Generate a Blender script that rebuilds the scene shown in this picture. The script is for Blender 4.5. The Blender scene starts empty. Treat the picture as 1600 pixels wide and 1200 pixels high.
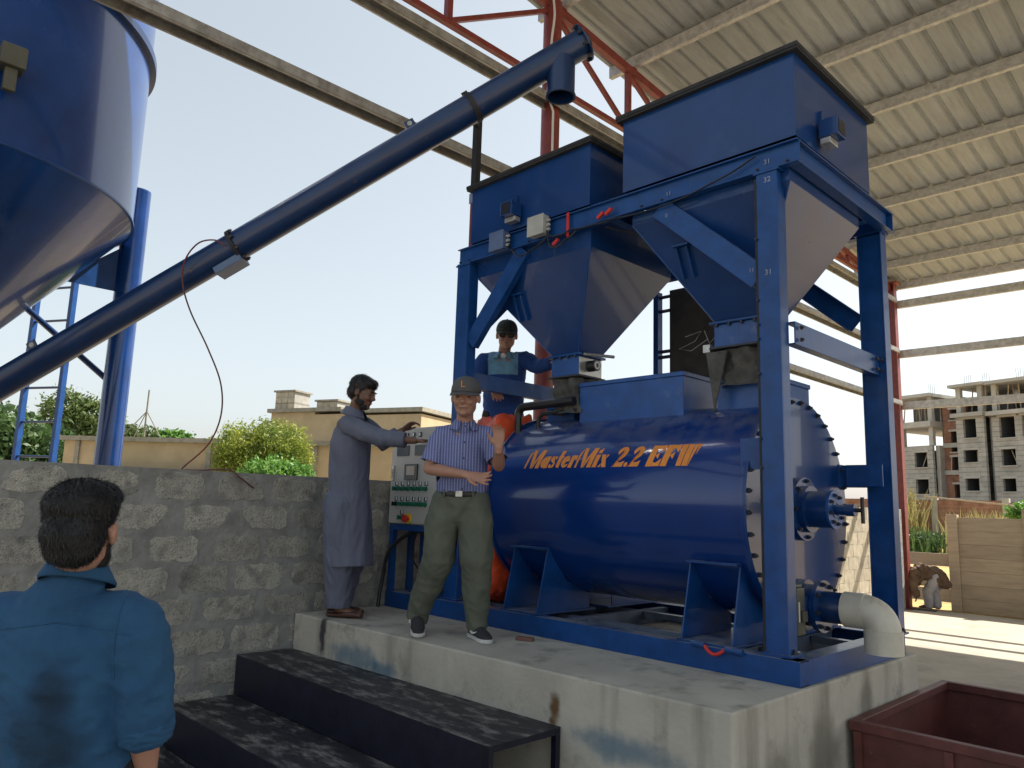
import bpy, bmesh, math, random
import numpy as np
from mathutils import Vector, Matrix, noise
random.seed(7); rng = np.random.default_rng(7)
S = bpy.context.scene; COL = S.collection
R_ = math.radians
# ------------------------------------------------------------------ camera
cam = bpy.data.cameras.new('camera'); camo = bpy.data.objects.new('camera', cam); COL.objects.link(camo)
yaw, pit, rol = -0.7969456, 0.1602163, 0.0319531
fwd = Vector((math.sin(yaw)*math.cos(pit), math.cos(yaw)*math.cos(pit), math.sin(pit)))
rt0 = Vector((math.cos(yaw), -math.sin(yaw), 0)); up0 = rt0.cross(fwd)
rt = rt0*math.cos(rol)+up0*math.sin(rol); up = -rt0*math.sin(rol)+up0*math.cos(rol)
mw = Matrix((rt, up, -fwd)).transposed().to_4x4(); mw.translation = (1.776717, -3.805241, 1.652753)
camo.matrix_world = mw
cam.sensor_width = 36; cam.lens = 36*1177.068/1600; cam.clip_start = .05; cam.clip_end = 2000
S.camera = camo
# ------------------------------------------------------------------ light
SUN = Vector((.45, 1, 1.27)).normalized()
sun_el = math.asin(SUN.z); sun_az = math.atan2(SUN.x, SUN.y)
w = bpy.data.worlds.new('World'); S.world = w; w.use_nodes = True
nt = w.node_tree; nt.nodes.clear()
sky = nt.nodes.new('ShaderNodeTexSky'); sky.sky_type = 'NISHITA'; sky.sun_disc = False
sky.sun_elevation = sun_el; sky.sun_rotation = sun_az
sky.air_density = 1.0; sky.dust_density = 2.5; sky.ozone_density = .6; sky.altitude = 100
hsv = nt.nodes.new('ShaderNodeHueSaturation'); hsv.inputs['Saturation'].default_value = .62
bg = nt.nodes.new('ShaderNodeBackground'); bg.inputs[1].default_value = .10
wo = nt.nodes.new('ShaderNodeOutputWorld')
gm = nt.nodes.new('ShaderNodeGamma'); gm.inputs[1].default_value = .60     # hazy air evens out the sky
ml = nt.nodes.new('ShaderNodeVectorMath'); ml.operation = 'SCALE'; ml.inputs['Scale'].default_value = 1.52; hsv.inputs['Hue'].default_value = .478
nt.links.new(sky.outputs[0], hsv.inputs['Color']); nt.links.new(hsv.outputs[0], gm.inputs[0]); nt.links.new(gm.outputs[0], ml.inputs[0]); nt.links.new(ml.outputs[0], bg.inputs[0]); nt.links.new(bg.outputs[0], wo.inputs[0])
sl = bpy.data.lights.new('sun', 'SUN'); sl.energy = 3.9; sl.angle = R_(.6); sl.color = (1, .93, .82)
so = bpy.data.objects.new('sun', sl); COL.objects.link(so); so.rotation_euler = SUN.to_track_quat('Z', 'Y').to_euler()
so.location = (0, 0, 20)
vs = S.view_settings; vs.view_transform = 'Standard'; vs.look = 'None'; vs.exposure = 1.32; vs.gamma = 1; vs.use_curve_mapping = False
S.render.engine = 'CYCLES'; S.cycles.max_bounces = 8; S.cycles.diffuse_bounces = 5

# ------------------------------------------------------------------ materials
def M(name, col, rough=.6, metal=0, var=.15, scale=6, bump=0, bscale=40, coat=0, dust=None, dust_t=.58, dust_s=3, col2=None, spec=.5, stretch=None, extra=None, rvar=0):
    m = bpy.data.materials.new(name); m.use_nodes = True; n = m.node_tree.nodes; l = m.node_tree.links
    b = n['Principled BSDF']
    b.inputs['Roughness'].default_value = rough; b.inputs['Metallic'].default_value = metal
    b.inputs['Specular IOR Level'].default_value = spec; b.inputs['Coat Weight'].default_value = coat; b.inputs['Coat Roughness'].default_value = .05
    tc = n.new('ShaderNodeTexCoord'); mp = n.new('ShaderNodeMapping'); l.new(tc.outputs['Object'], mp.inputs[0])
    if stretch: mp.inputs['Scale'].default_value = stretch
    nz = n.new('ShaderNodeTexNoise'); nz.inputs['Scale'].default_value = scale; nz.inputs['Detail'].default_value = 6; nz.inputs['Roughness'].default_value = .62
    l.new(mp.outputs[0], nz.inputs['Vector'])
    cr = n.new('ShaderNodeValToRGB'); l.new(nz.outputs[0], cr.inputs[0])
    c = Vector(col); d = Vector(col2) if col2 else c*(1+var)
    lo = c if col2 else c*(1-var)
    cr.color_ramp.elements[0].position = .34; cr.color_ramp.elements[1].position = .66
    cr.color_ramp.elements[0].color = (*lo, 1); cr.color_ramp.elements[1].color = (*d, 1)
    out = cr.outputs[0]
    if dust:
        n2 = n.new('ShaderNodeTexNoise'); n2.inputs['Scale'].default_value = dust_s; n2.inputs['Detail'].default_value = 8; n2.inputs['Roughness'].default_value = .7
        l.new(mp.outputs[0], n2.inputs['Vector'])
        r2 = n.new('ShaderNodeValToRGB'); r2.color_ramp.elements[0].position = dust_t; r2.color_ramp.elements[1].position = min(dust_t+.16, 1); l.new(n2.outputs[0], r2.inputs[0])
        mx = n.new('ShaderNodeMixRGB'); l.new(r2.outputs[0], mx.inputs[0]); l.new(out, mx.inputs[1]); mx.inputs[2].default_value = (*dust, 1); out = mx.outputs[0]
    if extra: out = extra(n, l, tc, mp, out, b)
    l.new(out, b.inputs['Base Color'])
    if rvar:
        mr = n.new('ShaderNodeMapRange'); l.new(nz.outputs[0], mr.inputs[0]); mr.inputs[3].default_value = rough-rvar; mr.inputs[4].default_value = rough+rvar; l.new(mr.outputs[0], b.inputs['Roughness'])
    if bump:
        n3 = n.new('ShaderNodeTexNoise'); n3.inputs['Scale'].default_value = bscale; n3.inputs['Detail'].default_value = 5; l.new(mp.outputs[0], n3.inputs['Vector'])
        bp = n.new('ShaderNodeBump'); bp.inputs['Strength'].default_value = bump; bp.inputs['Distance'].default_value = .02; l.new(n3.outputs[0], bp.inputs['Height']); l.new(bp.outputs[0], b.inputs['Normal'])
    return m
def spots(lst, col, soft=.5, nscale=7, stretch=(1, 1, 1), strength=1.0):
    """stains that belong to the thing: blotches at fixed object positions (x, y, z, r)"""
    def f(n, l, tc, mp, out, b):
        nz = n.new('ShaderNodeTexNoise'); nz.inputs['Scale'].default_value = nscale; nz.inputs['Detail'].default_value = 5; l.new(tc.outputs['Object'], nz.inputs['Vector'])
        for (x, y, z, r, sx, sz) in lst:
            v = n.new('ShaderNodeVectorMath'); v.operation = 'SUBTRACT'; l.new(tc.outputs['Object'], v.inputs[0]); v.inputs[1].default_value = (x, y, z)
            v2 = n.new('ShaderNodeVectorMath'); v2.operation = 'MULTIPLY'; l.new(v.outputs[0], v2.inputs[0]); v2.inputs[1].default_value = (sx, 1, sz)
            ln = n.new('ShaderNodeVectorMath'); ln.operation = 'LENGTH'; l.new(v2.outputs[0], ln.inputs[0])
            a = n.new('ShaderNodeMath'); a.operation = 'MULTIPLY_ADD'; l.new(nz.outputs[0], a.inputs[0]); a.inputs[1].default_value = r*1.2; l.new(ln.outputs['Value'], a.inputs[2])
            mr = n.new('ShaderNodeMapRange'); mr.interpolation_type = 'SMOOTHSTEP'; l.new(a.outputs[0], mr.inputs[0]); mr.inputs[1].default_value = r*.9; mr.inputs[2].default_value = r*1.7; mr.inputs[3].default_value = strength; mr.inputs[4].default_value = 0
            mx = n.new('ShaderNodeMixRGB'); l.new(mr.outputs[0], mx.inputs[0]); l.new(out, mx.inputs[1]); mx.inputs[2].default_value = (*col, 1); out = mx.outputs[0]
        return out
    return f
def streaks(col, t=.52, sc=5, stretch=(6, 6, .5), strength=.8):
    def f(n, l, tc, mp, out, b):
        m2 = n.new('ShaderNodeMapping'); l.new(tc.outputs['Object'], m2.inputs[0]); m2.inputs['Scale'].default_value = stretch
        nz = n.new('ShaderNodeTexNoise'); nz.inputs['Scale'].default_value = sc; nz.inputs['Detail'].default_value = 7; l.new(m2.outputs[0], nz.inputs['Vector'])
        mr = n.new('ShaderNodeMapRange'); l.new(nz.outputs[0], mr.inputs[0]); mr.inputs[1].default_value = t; mr.inputs[2].default_value = t+.2; mr.inputs[4].default_value = strength
        mx = n.new('ShaderNodeMixRGB'); l.new(mr.outputs[0], mx.inputs[0]); l.new(out, mx.inputs[1]); mx.inputs[2].default_value = (*col, 1); return mx.outputs[0]
    return f
def topdust(col=(.30, .30, .29), s_=8, t=.42, k=.75):   # cement dust that lies on upward faces
    def f(n, l, tc, mp, out, b):
        ge = n.new('ShaderNodeNewGeometry'); sp = n.new('ShaderNodeSeparateXYZ'); l.new(ge.outputs['Normal'], sp.inputs[0])
        a = n.new('ShaderNodeMapRange'); l.new(sp.outputs[2], a.inputs[0]); a.inputs[1].default_value = .45; a.inputs[2].default_value = .95; a.inputs[4].default_value = k
        nz = n.new('ShaderNodeTexNoise'); nz.inputs['Scale'].default_value = s_; nz.inputs['Detail'].default_value = 7; l.new(tc.outputs['Object'], nz.inputs['Vector'])
        m = n.new('ShaderNodeMapRange'); l.new(nz.outputs[0], m.inputs[0]); m.inputs[1].default_value = t-.1; m.inputs[2].default_value = t+.15
        q = n.new('ShaderNodeMath'); q.operation = 'MULTIPLY'; l.new(a.outputs[0], q.inputs[0]); l.new(m.outputs[0], q.inputs[1])
        mx = n.new('ShaderNodeMixRGB'); l.new(q.outputs[0], mx.inputs[0]); l.new(out, mx.inputs[1]); mx.inputs[2].default_value = (*col, 1); return mx.outputs[0]
    return f
def chain(*fs):
    def f(n, l, tc, mp, out, b):
        for g in fs: out = g(n, l, tc, mp, out, b)
        return out
    return f
BLUE = (.005, .040, .165)
m_blue = M('blue_paint', BLUE, .3, var=.14, scale=3, coat=.35, spec=.35, dust=(.02, .065, .19), dust_t=.6, dust_s=5, extra=chain(streaks((.10, .13, .19), .66, 7, (5, 5, .5), .5), topdust()), bump=.03, bscale=9, rvar=.08)
m_bluef = M('blue_paint_frame', (.006, .058, .225), .36, var=.2, scale=8, coat=.12, spec=.35, extra=chain(streaks((.13, .16, .22), .68, 9, (6, 6, .8), .6), topdust()), dust=(.03, .08, .2), dust_t=.64, dust_s=14, bump=.04, bscale=30, rvar=.08)
m_blued = M('blue_paint_drum', (.0035, .032, .175), .18, var=.08, scale=2.5, coat=.55, spec=.4, extra=topdust(k=.35), dust=(.02, .06, .22), dust_t=.66, dust_s=4, bump=.02, bscale=4, rvar=.06)
m_blues = M('blue_paint_silo', (.006, .046, .20), .24, var=.25, scale=1.6, coat=.45, dust=(.04, .08, .2), dust_t=.62, dust_s=2.2, bump=.03, bscale=5, rvar=.08)
m_bluea = M('blue_paint_auger', (.005, .027, .10), .34, var=.15, scale=5, coat=.2, dust=(.26, .13, .07), dust_t=.65, dust_s=11, bump=.02, rvar=.06)
m_bluetop = M('blue_paint_box', (.016, .08, .29), .38, var=.18, scale=7, dust=(.10, .15, .28), dust_t=.6, dust_s=9, bump=.03)
m_rim = M('dark_rubber_seal', (.02, .021, .024), .7, var=.3, scale=20, bump=.2)
m_steel = M('galvanised_steel', (.49, .485, .46), .5, metal=.2, var=.22, scale=14, stretch=(1, 1, 1), dust=(.3, .285, .25), dust_t=.57, dust_s=10)
m_girt = M('dark_girt_steel', (.32, .31, .29), .45, metal=.2, var=.25, scale=10, dust=(.17, .155, .13), dust_t=.52, dust_s=6)  # side girts, a darker grey than the purlin steel
def tint(amount=.18):
    def f(n, l, tc, mp, out, b):
        oi = n.new('ShaderNodeObjectInfo'); mr = n.new('ShaderNodeMapRange'); l.new(oi.outputs['Random'], mr.inputs[0]); mr.inputs[3].default_value = 1-amount; mr.inputs[4].default_value = 1+amount
        v = n.new('ShaderNodeVectorMath'); v.operation = 'SCALE'; l.new(out, v.inputs[0]); l.new(mr.outputs[0], v.inputs['Scale']); return v.outputs[0]
    return f
m_sheet = M('roof_sheet_underside', (.345, .365, .37), .5, metal=.05, var=.12, scale=5, stretch=(3, .5, 1), dust=(.28, .285, .275), dust_t=.52, dust_s=2.5, extra=tint(.07))
m_red = M('red_oxide_paint', (.21, .043, .036), .5, var=.2, scale=9, dust=(.22, .12, .09), dust_t=.62, dust_s=12, bump=.05)
m_bin = M('maroon_skip_paint', (.115, .034, .03), .5, var=.25, scale=7, dust=(.24, .16, .13), dust_t=.63, dust_s=10, bump=.08, bscale=25)
m_bolt = M('bolt_steel', (.03, .035, .05), .45, metal=0, var=.2)
m_zinc = M('zinc_steel', (.5, .5, .48), .35, metal=.7, var=.2, scale=30)
m_pvc = M('pvc_pipe', (.55, .52, .44), .4, var=.12, scale=6, dust=(.36, .32, .25), dust_t=.56, dust_s=7)
m_black = M('black_plastic', (.013, .014, .016), .35, var=.2)
m_rubber = M('black_rubber', (.05, .048, .044), .75, var=.3, scale=6, bump=.1)
m_canvas = M('grey_canvas', (.075, .075, .07), .85, var=.4, scale=9, bump=.3)
m_orange = M('orange_tarpaulin', (.74, .085, .025), .38, var=.25, scale=5, bump=.5, bscale=18)
m_text = M('orange_vinyl', (.78, .27, .04), .5, var=.08, scale=20)
m_cab = M('cabinet_grey_paint', (.43, .43, .405), .45, var=.06, scale=3, dust=(.27, .26, .23), dust_t=.6)
m_screen = M('dark_glass_panel', (.018, .025, .032), .15, var=.1)
m_screenl = M('pale_display', (.42, .36, .3), .3, var=.05)
m_green = M('green_button', (.01, .14, .085), .3)
m_white = M('white_label', (.7, .7, .68), .5, var=.05)
m_yel = M('yellow_plastic', (.75, .55, .03), .4)
m_redp = M('red_plastic', (.55, .03, .025), .35)
m_olive = M('olive_cast_metal', (.10, .10, .075), .5, metal=.2, var=.15, bump=.1)
m_boxg = M('junction_box_plastic', (.4, .41, .39), .5)
m_boxb = M('blue_grey_plastic', (.09, .14, .26), .4)
m_navy = M('navy_step_paint', (.009, .010, .025), .42, var=.3, scale=10, bump=.05)
m_tread = M('dusty_navy_tread', (.022, .023, .03), .55, var=.4, scale=14, dust=(.21, .20, .19), dust_t=.50, dust_s=4.5, stretch=(1, 2.6, 1), bump=.1)
m_asph = M('ground_soil', (.38, .31, .22), .95, var=.3, scale=.5, bump=.5, bscale=12)
m_field = M('dry_stubble_field', (.40, .28, .10), .95, var=.35, scale=1.4, bump=.6, bscale=8, dust=(.2, .22, .06), dust_t=.58, dust_s=.9)
m_floor = M('pale_concrete_floor', (.42, .375, .30), .8, var=.12, scale=1.3, dust=(.33, .30, .25), dust_t=.5, dust_s=2.2, bump=.1, bscale=60)
stA = spots([(-2.75, -.80, .60, .17, .45, 1.6), (-2.45, -.80, .56, .12, .6, 1.4), (-.55, -.72, .52, .17, .45, 1.8)], (.05, .14, .22), nscale=9, strength=.7)
stB = spots([(-.98, -.74, .62, .05, 1, .55), (-1.0, -.74, .56, .03, 1, 1)], (.13, .075, .03), nscale=14)
stC = spots([(-3.18, -.78, .70, .065, 1.3, .35)], (.05, .05, .052), nscale=20)
stD = spots([(.03, .2, .45, .22, 1, .7), (.03, -.3, .3, .2, 1, .6), (.03, .75, .55, .14, 1, .5), (-.3, -.7, .25, .2, .6, 1)], (.17, .155, .125), nscale=5, strength=.75)
m_plinth = M('plinth_concrete', (.47, .445, .38), .82, var=.12, scale=2.5, dust=(.25, .24, .21), dust_t=.55, dust_s=3.5, bump=.18, bscale=30, extra=chain(streaks((.21, .20, .165), .54, 1.2, (5, 5, .7)), stD, stA, stB, stC))
m_mortar = M('smeared_mortar', (.245, .245, .232), .95, var=.25, scale=6, bump=.55, bscale=22, dust=(.30, .28, .23), dust_t=.62, dust_s=5)
m_blockm = M('cement_block', (.41, .395, .345), .97, var=.2, scale=9, bump=1.0, bscale=85, dust=(.15, .147, .135), dust_t=.52, dust_s=62, extra=chain(streaks((.175, .175, .165), .53, 7, (1, 1, 1), 1.0), tint(.15)))
m_blocks = M('cement_block_light', (.42, .37, .28), .95, var=.2, scale=7, bump=.5, bscale=50, dust=(.27, .24, .18), dust_t=.6, dust_s=8, extra=tint(.12))
m_plaster = M('ochre_plaster', (.45, .35, .215), .9, var=.12, scale=1.2, dust=(.36, .28, .17), dust_t=.56, dust_s=1.6, bump=.1, bscale=8)
m_cope = M('grey_coping', (.27, .25, .2), .9, var=.2)
def courses(h=.22, dark=.62):
    def f(n, l, tc, mp, out, b):
        sp = n.new('ShaderNodeSeparateXYZ'); l.new(tc.outputs['Object'], sp.inputs[0]); m = n.new('ShaderNodeMath'); m.operation = 'DIVIDE'; l.new(sp.outputs[2], m.inputs[0]); m.inputs[1].default_value = h
        fr = n.new('ShaderNodeMath'); fr.operation = 'FRACT'; l.new(m.outputs[0], fr.inputs[0]); mr = n.new('ShaderNodeMapRange'); l.new(fr.outputs[0], mr.inputs[0]); mr.inputs[1].default_value = .1; mr.inputs[2].default_value = .2; mr.inputs[3].default_value = dark; mr.inputs[4].default_value = 1
        v = n.new('ShaderNodeVectorMath'); v.operation = 'SCALE'; l.new(out, v.inputs[0]); l.new(mr.outputs[0], v.inputs['Scale']); return v.outputs[0]
    return f
m_apt = M('grey_blockwork', (.37, .36, .325), .95, var=.2, scale=.9, dust=(.28, .27, .24), dust_t=.52, dust_s=2.5, extra=courses(.42))
m_aptc = M('raw_concrete', (.40, .39, .35), .9, var=.15, scale=.7)
m_brick = M('red_brick', (.27, .14, .095), .9, var=.3, scale=2, dust=(.3, .24, .18), dust_t=.56, dust_s=1.2, extra=courses(.25, .75))
m_dark = M('interior_shade', (.10, .11, .12), .9)  # dark colour stands in for the shade inside rooms and openings
m_wood = M('props_timber', (.33, .27, .19), .85, var=.3)
m_plank = M('precast_plank', (.42, .34, .245), .85, var=.16, scale=3, stretch=(.6, 1, 5), bump=.15, dust=(.32, .265, .19), dust_t=.56, dust_s=3, extra=tint(.12))
def leafm(name, a, b_, tr=.35):
    m = M(name, a, .55, col2=b_, scale=2.2)
    m.node_tree.nodes['Principled BSDF'].inputs['Transmission Weight'].default_value = 0
    n = m.node_tree.nodes; l = m.node_tree.links; bs = n['Principled BSDF']
    t = n.new('ShaderNodeBsdfTranslucent'); mx = n.new('ShaderNodeMixShader'); mx.inputs[0].default_value = tr
    src = bs.inputs['Base Color'].links[0].from_socket; l.new(src, t.inputs[0]); l.new(bs.outputs[0], mx.inputs[1]); l.new(t.outputs[0], mx.inputs[2]); l.new(mx.outputs[0], n['Material Output'].inputs[0])
    return m
m_leafd = leafm('leaves_dark', (.035, .075, .025), (.09, .16, .045))
m_leafy = leafm('leaves_yellow_green', (.13, .20, .035), (.33, .37, .05))
m_leafb = leafm('leaves_bright', (.08, .19, .03), (.16, .33, .06))
m_leafg = leafm('leaves_mid', (.07, .12, .03), (.14, .19, .055))
m_reed = leafm('dry_reeds', (.22, .2, .07), (.36, .32, .14))
m_bark = M('bark', (.13, .10, .07), .9, var=.3)

# ------------------------------------------------------------------ geometry helpers
class MB:
    def __init__(s): s.v = []; s.f = []
    def add(s, v, f):
        k = len(s.v); s.v += [tuple(p) for p in v]; s.f += [tuple(i+k for i in q) for q in f]; return s
    def box(s, x0, x1, y0, y1, z0, z1):
        return s.add([(x0,y0,z0),(x1,y0,z0),(x1,y1,z0),(x0,y1,z0),(x0,y0,z1),(x1,y0,z1),(x1,y1,z1),(x0,y1,z1)],
                     [(0,3,2,1),(4,5,6,7),(0,1,5,4),(1,2,6,5),(2,3,7,6),(3,0,4,7)])
    def obox(s, c, a, b, d):   # centre, half vectors
        c, a, b, d = map(Vector, (c, a, b, d)); v = [c+i*a+j*b+k*d for k in (-1, 1) for j in (-1, 1) for i in (-1, 1)]
        return s.add(v, [(0,2,3,1),(4,5,7,6),(0,1,5,4),(1,3,7,5),(3,2,6,7),(2,0,4,6)])
    def bar(s, p, q, wd, ht, side=None):   # rectangular bar along pq; side = direction of wd
        p, q = Vector(p), Vector(q); t = (q-p).normalized(); sd = Vector(side) if side else (Vector((0, 0, 1)).cross(t) if abs(t.z) < .95 else Vector((1, 0, 0)))
        sd = (sd-t*sd.dot(t)).normalized(); n = t.cross(sd)
        return s.obox((p+q)/2, (q-p)/2, sd*wd/2, n*ht/2)
    def chan(s, p, q, wd, dp, th, face):   # channel: web of width wd looks along face, flanges run back dp
        p, q, fc = Vector(p), Vector(q), Vector(face); t = (q-p).normalized(); fc = (fc-t*fc.dot(t)).normalized(); sd = t.cross(fc); h = (q-p)/2; c = (p+q)/2
        s.obox(c-fc*th/2, h, sd*wd/2, fc*th/2)
        for k in (-1, 1): s.obox(c-fc*(th+(dp-th)/2)+sd*k*(wd/2-th/2), h, sd*th/2, fc*(dp-th)/2)
        return s
    def ib(s, p, q, wd, fl, th, face):   # I section: web plane normal = face, flanges fl deep centred on the web
        p, q, fc = Vector(p), Vector(q), Vector(face); t = (q-p).normalized(); fc = (fc-t*fc.dot(t)).normalized(); sd = t.cross(fc); h = (q-p)/2; c = (p+q)/2
        s.obox(c, h, sd*(wd/2-th), fc*th/2)
        for k in (-1, 1): s.obox(c+sd*k*(wd/2-th/2), h, sd*th/2, fc*fl/2)
        return s
    def tube(s, p, q, r, n=16, r2=None, cap=True):
        p, q = Vector(p), Vector(q); t = (q-p).normalized(); a = t.orthogonal().normalized(); b = t.cross(a); r2 = r if r2 is None else r2
        v = [c+(a*math.cos(2*math.pi*i/n)+b*math.sin(2*math.pi*i/n))*rr for c, rr in ((p, r), (q, r2)) for i in range(n)]
        f = [(i, (i+1) % n, n+(i+1) % n, n+i) for i in range(n)]
        if cap: f += [tuple(range(n-1, -1, -1)), tuple(range(n, 2*n))]
        return s.add(v, f)
    def pipe(s, p, q, r, ri, n=24):   # open hollow tube
        p, q = Vector(p), Vector(q); t = (q-p).normalized(); a = t.orthogonal().normalized(); b = t.cross(a)
        v = [c+(a*math.cos(2*math.pi*i/n)+b*math.sin(2*math.pi*i/n))*rr for c, rr in ((p, r), (q, r), (q, ri), (p, ri)) for i in range(n)]
        f = [(k*n+i, k*n+(i+1) % n, ((k+1) % 4)*n+(i+1) % n, ((k+1) % 4)*n+i) for k in range(4) for i in range(n)]
        return s.add(v, f)
    def path(s, pts, r, n=8, closed=False):
        pts = [Vector(p) for p in pts]; m = len(pts); rr = r if isinstance(r, (list, tuple)) else [r]*m
        t0 = (pts[1]-pts[0]).normalized(); a = t0.orthogonal().normalized(); v = []
        for i, p in enumerate(pts):
            t = (pts[min(i+1, m-1)]-pts[max(i-1, 0)]).normalized(); a = (a-t*a.dot(t)).normalized(); b = t.cross(a)
            v += [p+(a*math.cos(2*math.pi*k/n)+b*math.sin(2*math.pi*k/n))*rr[i] for k in range(n)]
        f = [(i*n+k, i*n+(k+1) % n, (i+1)*n+(k+1) % n, (i+1)*n+k) for i in range(m-1) for k in range(n)]
        f += [tuple(range(n-1, -1, -1)), tuple(range((m-1)*n, m*n))]
        return s.add(v, f)
    def loft(s, pts, rx, ry, side, n=20, caps=True):
        """tapered tube of ellipses; rx along side, ry across; side is a vector or one per point; rounded ends"""
        P = [Vector(p) for p in pts]; m = len(P)
        rx = list(rx) if hasattr(rx, '__len__') else [rx]*m; ry = list(ry) if hasattr(ry, '__len__') else [ry]*m
        sd = [Vector(x) for x in side] if hasattr(side[0], '__len__') else [Vector(side)]*m
        T = [(P[min(i+1, m-1)]-P[max(i-1, 0)]).normalized() for i in range(m)]
        if caps:
            e = min(rx[0], ry[0]); e2 = min(rx[-1], ry[-1])
            for kk, ff in ((.55, .84), (.95, .4)):
                pass
            P = [P[0]-T[0]*e*.9, P[0]-T[0]*e*.55]+P+[P[-1]+T[-1]*e2*.55, P[-1]+T[-1]*e2*.9]
            rx = [rx[0]*.4, rx[0]*.82]+rx+[rx[-1]*.82, rx[-1]*.4]; ry = [ry[0]*.4, ry[0]*.82]+ry+[ry[-1]*.82, ry[-1]*.4]
            sd = [sd[0]]*2+sd+[sd[-1]]*2; T = [T[0]]*2+T+[T[-1]]*2; m += 4
        v = []
        for p, a, b, u, t in zip(P, rx, ry, sd, T):
            u = (u-t*u.dot(t)).normalized(); w_ = t.cross(u)
            v += [p+u*math.cos(2*math.pi*k/n)*a+w_*math.sin(2*math.pi*k/n)*b for k in range(n)]
        f = [(i*n+k, i*n+(k+1) % n, (i+1)*n+(k+1) % n, (i+1)*n+k) for i in range(m-1) for k in range(n)]
        f += [tuple(range(n-1, -1, -1)), tuple(range((m-1)*n, m*n))]
        return s.add(v, f)
    def ell(s, c, rx, ry, rz, mat=None, nu=18, nv=12):
        c = Vector(c); v = []; A = mat or Matrix.Identity(3)
        for j in range(1, nv):
            th = math.pi*j/nv
            for i in range(nu):
                ph = 2*math.pi*i/nu; v.append(c+A@Vector((rx*math.sin(th)*math.cos(ph), ry*math.sin(th)*math.sin(ph), rz*math.cos(th))))
        k = len(v); v += [c+A@Vector((0, 0, rz)), c+A@Vector((0, 0, -rz))]
        f = [(j*nu+i, (j+1)*nu+i, (j+1)*nu+(i+1) % nu, j*nu+(i+1) % nu) for j in range(nv-2) for i in range(nu)]
        f += [(k, i, (i+1) % nu) for i in range(nu)]+[(k+1, (nv-2)*nu+(i+1) % nu, (nv-2)*nu+i) for i in range(nu)]
        return s.add(v, f)
    def prism(s, poly, d):   # poly: list of 3D points (planar), extruded by vector d
        n = len(poly); d = Vector(d); v = [Vector(p) for p in poly]; v += [p+d for p in v]
        f = [tuple(range(n-1, -1, -1)), tuple(range(n, 2*n))]+[(i, (i+1) % n, n+(i+1) % n, n+i) for i in range(n)]
        return s.add(v, f)
    def mesh(s, name, off=(0, 0, 0)):
        o = Vector(off); me = bpy.data.meshes.new(name); me.from_pydata([tuple(Vector(p)-o) for p in s.v], [], s.f)
        bm = bmesh.new(); bm.from_mesh(me); bmesh.ops.recalc_face_normals(bm, faces=bm.faces); bm.to_mesh(me); bm.free()
        return me
    def build(s, name, mat, parent=None, smooth=None, bevel=0, kind=None):
        return obj(name, s.mesh(name, base(parent)), mat, parent, smooth, bevel, kind)
def base(p):
    o = Vector((0, 0, 0))
    while p is not None: o += Vector(p.location); p = p.parent
    return o
def obj(name, me, mat, parent=None, smooth=None, bevel=0, kind=None):
    if mat: me.materials.clear(); me.materials.append(mat)
    if smooth is not None:
        me.shade_smooth()
        if smooth < 180: me.set_sharp_from_angle(angle=R_(smooth))
    o = bpy.data.objects.new(name, me); COL.objects.link(o); o.parent = parent
    if bevel:
        b = o.modifiers.new('bevel', 'BEVEL'); b.width = bevel; b.segments = 2; b.limit_method = 'ANGLE'; b.angle_limit = R_(40)
    if kind: o['kind'] = kind
    return o
def copyat(o, loc, rot=None, parent=None):
    c = o.copy(); COL.objects.link(c); c.location = Vector(loc)-base(parent) if parent else loc; c.parent = parent
    if rot is not None: c.rotation_euler = rot
    return c
def thing(name, label, cat, loc=(0, 0, 0), group=None):
    o = bpy.data.objects.new(name, None); COL.objects.link(o); o.location = loc; o['label'] = label; o['category'] = cat
    o.empty_display_size = .2
    if group: o['group'] = group
    return o
def tag(o, label, cat, group=None):
    o['label'] = label; o['category'] = cat
    if group: o['group'] = group
    return o
def origin(o, loc):   # move an object's origin without moving its mesh
    d = Vector(loc)-o.location; o.data.transform(Matrix.Translation(-d)); o.location = loc; return o

# ------------------------------------------------------------------ ground
g = MB().box(-400, 400, -200, 900, -1.5, -.16).build('ground', m_asph, kind='structure')
fl = MB().box(-3.7, 12, -12, 12.85, -.5, -.1).build('concrete_floor', m_floor, kind='structure')
fd = MB().box(-40, 30, 13.3, 49.5, -.5, -.13).build('field', m_field, kind='structure')
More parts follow.
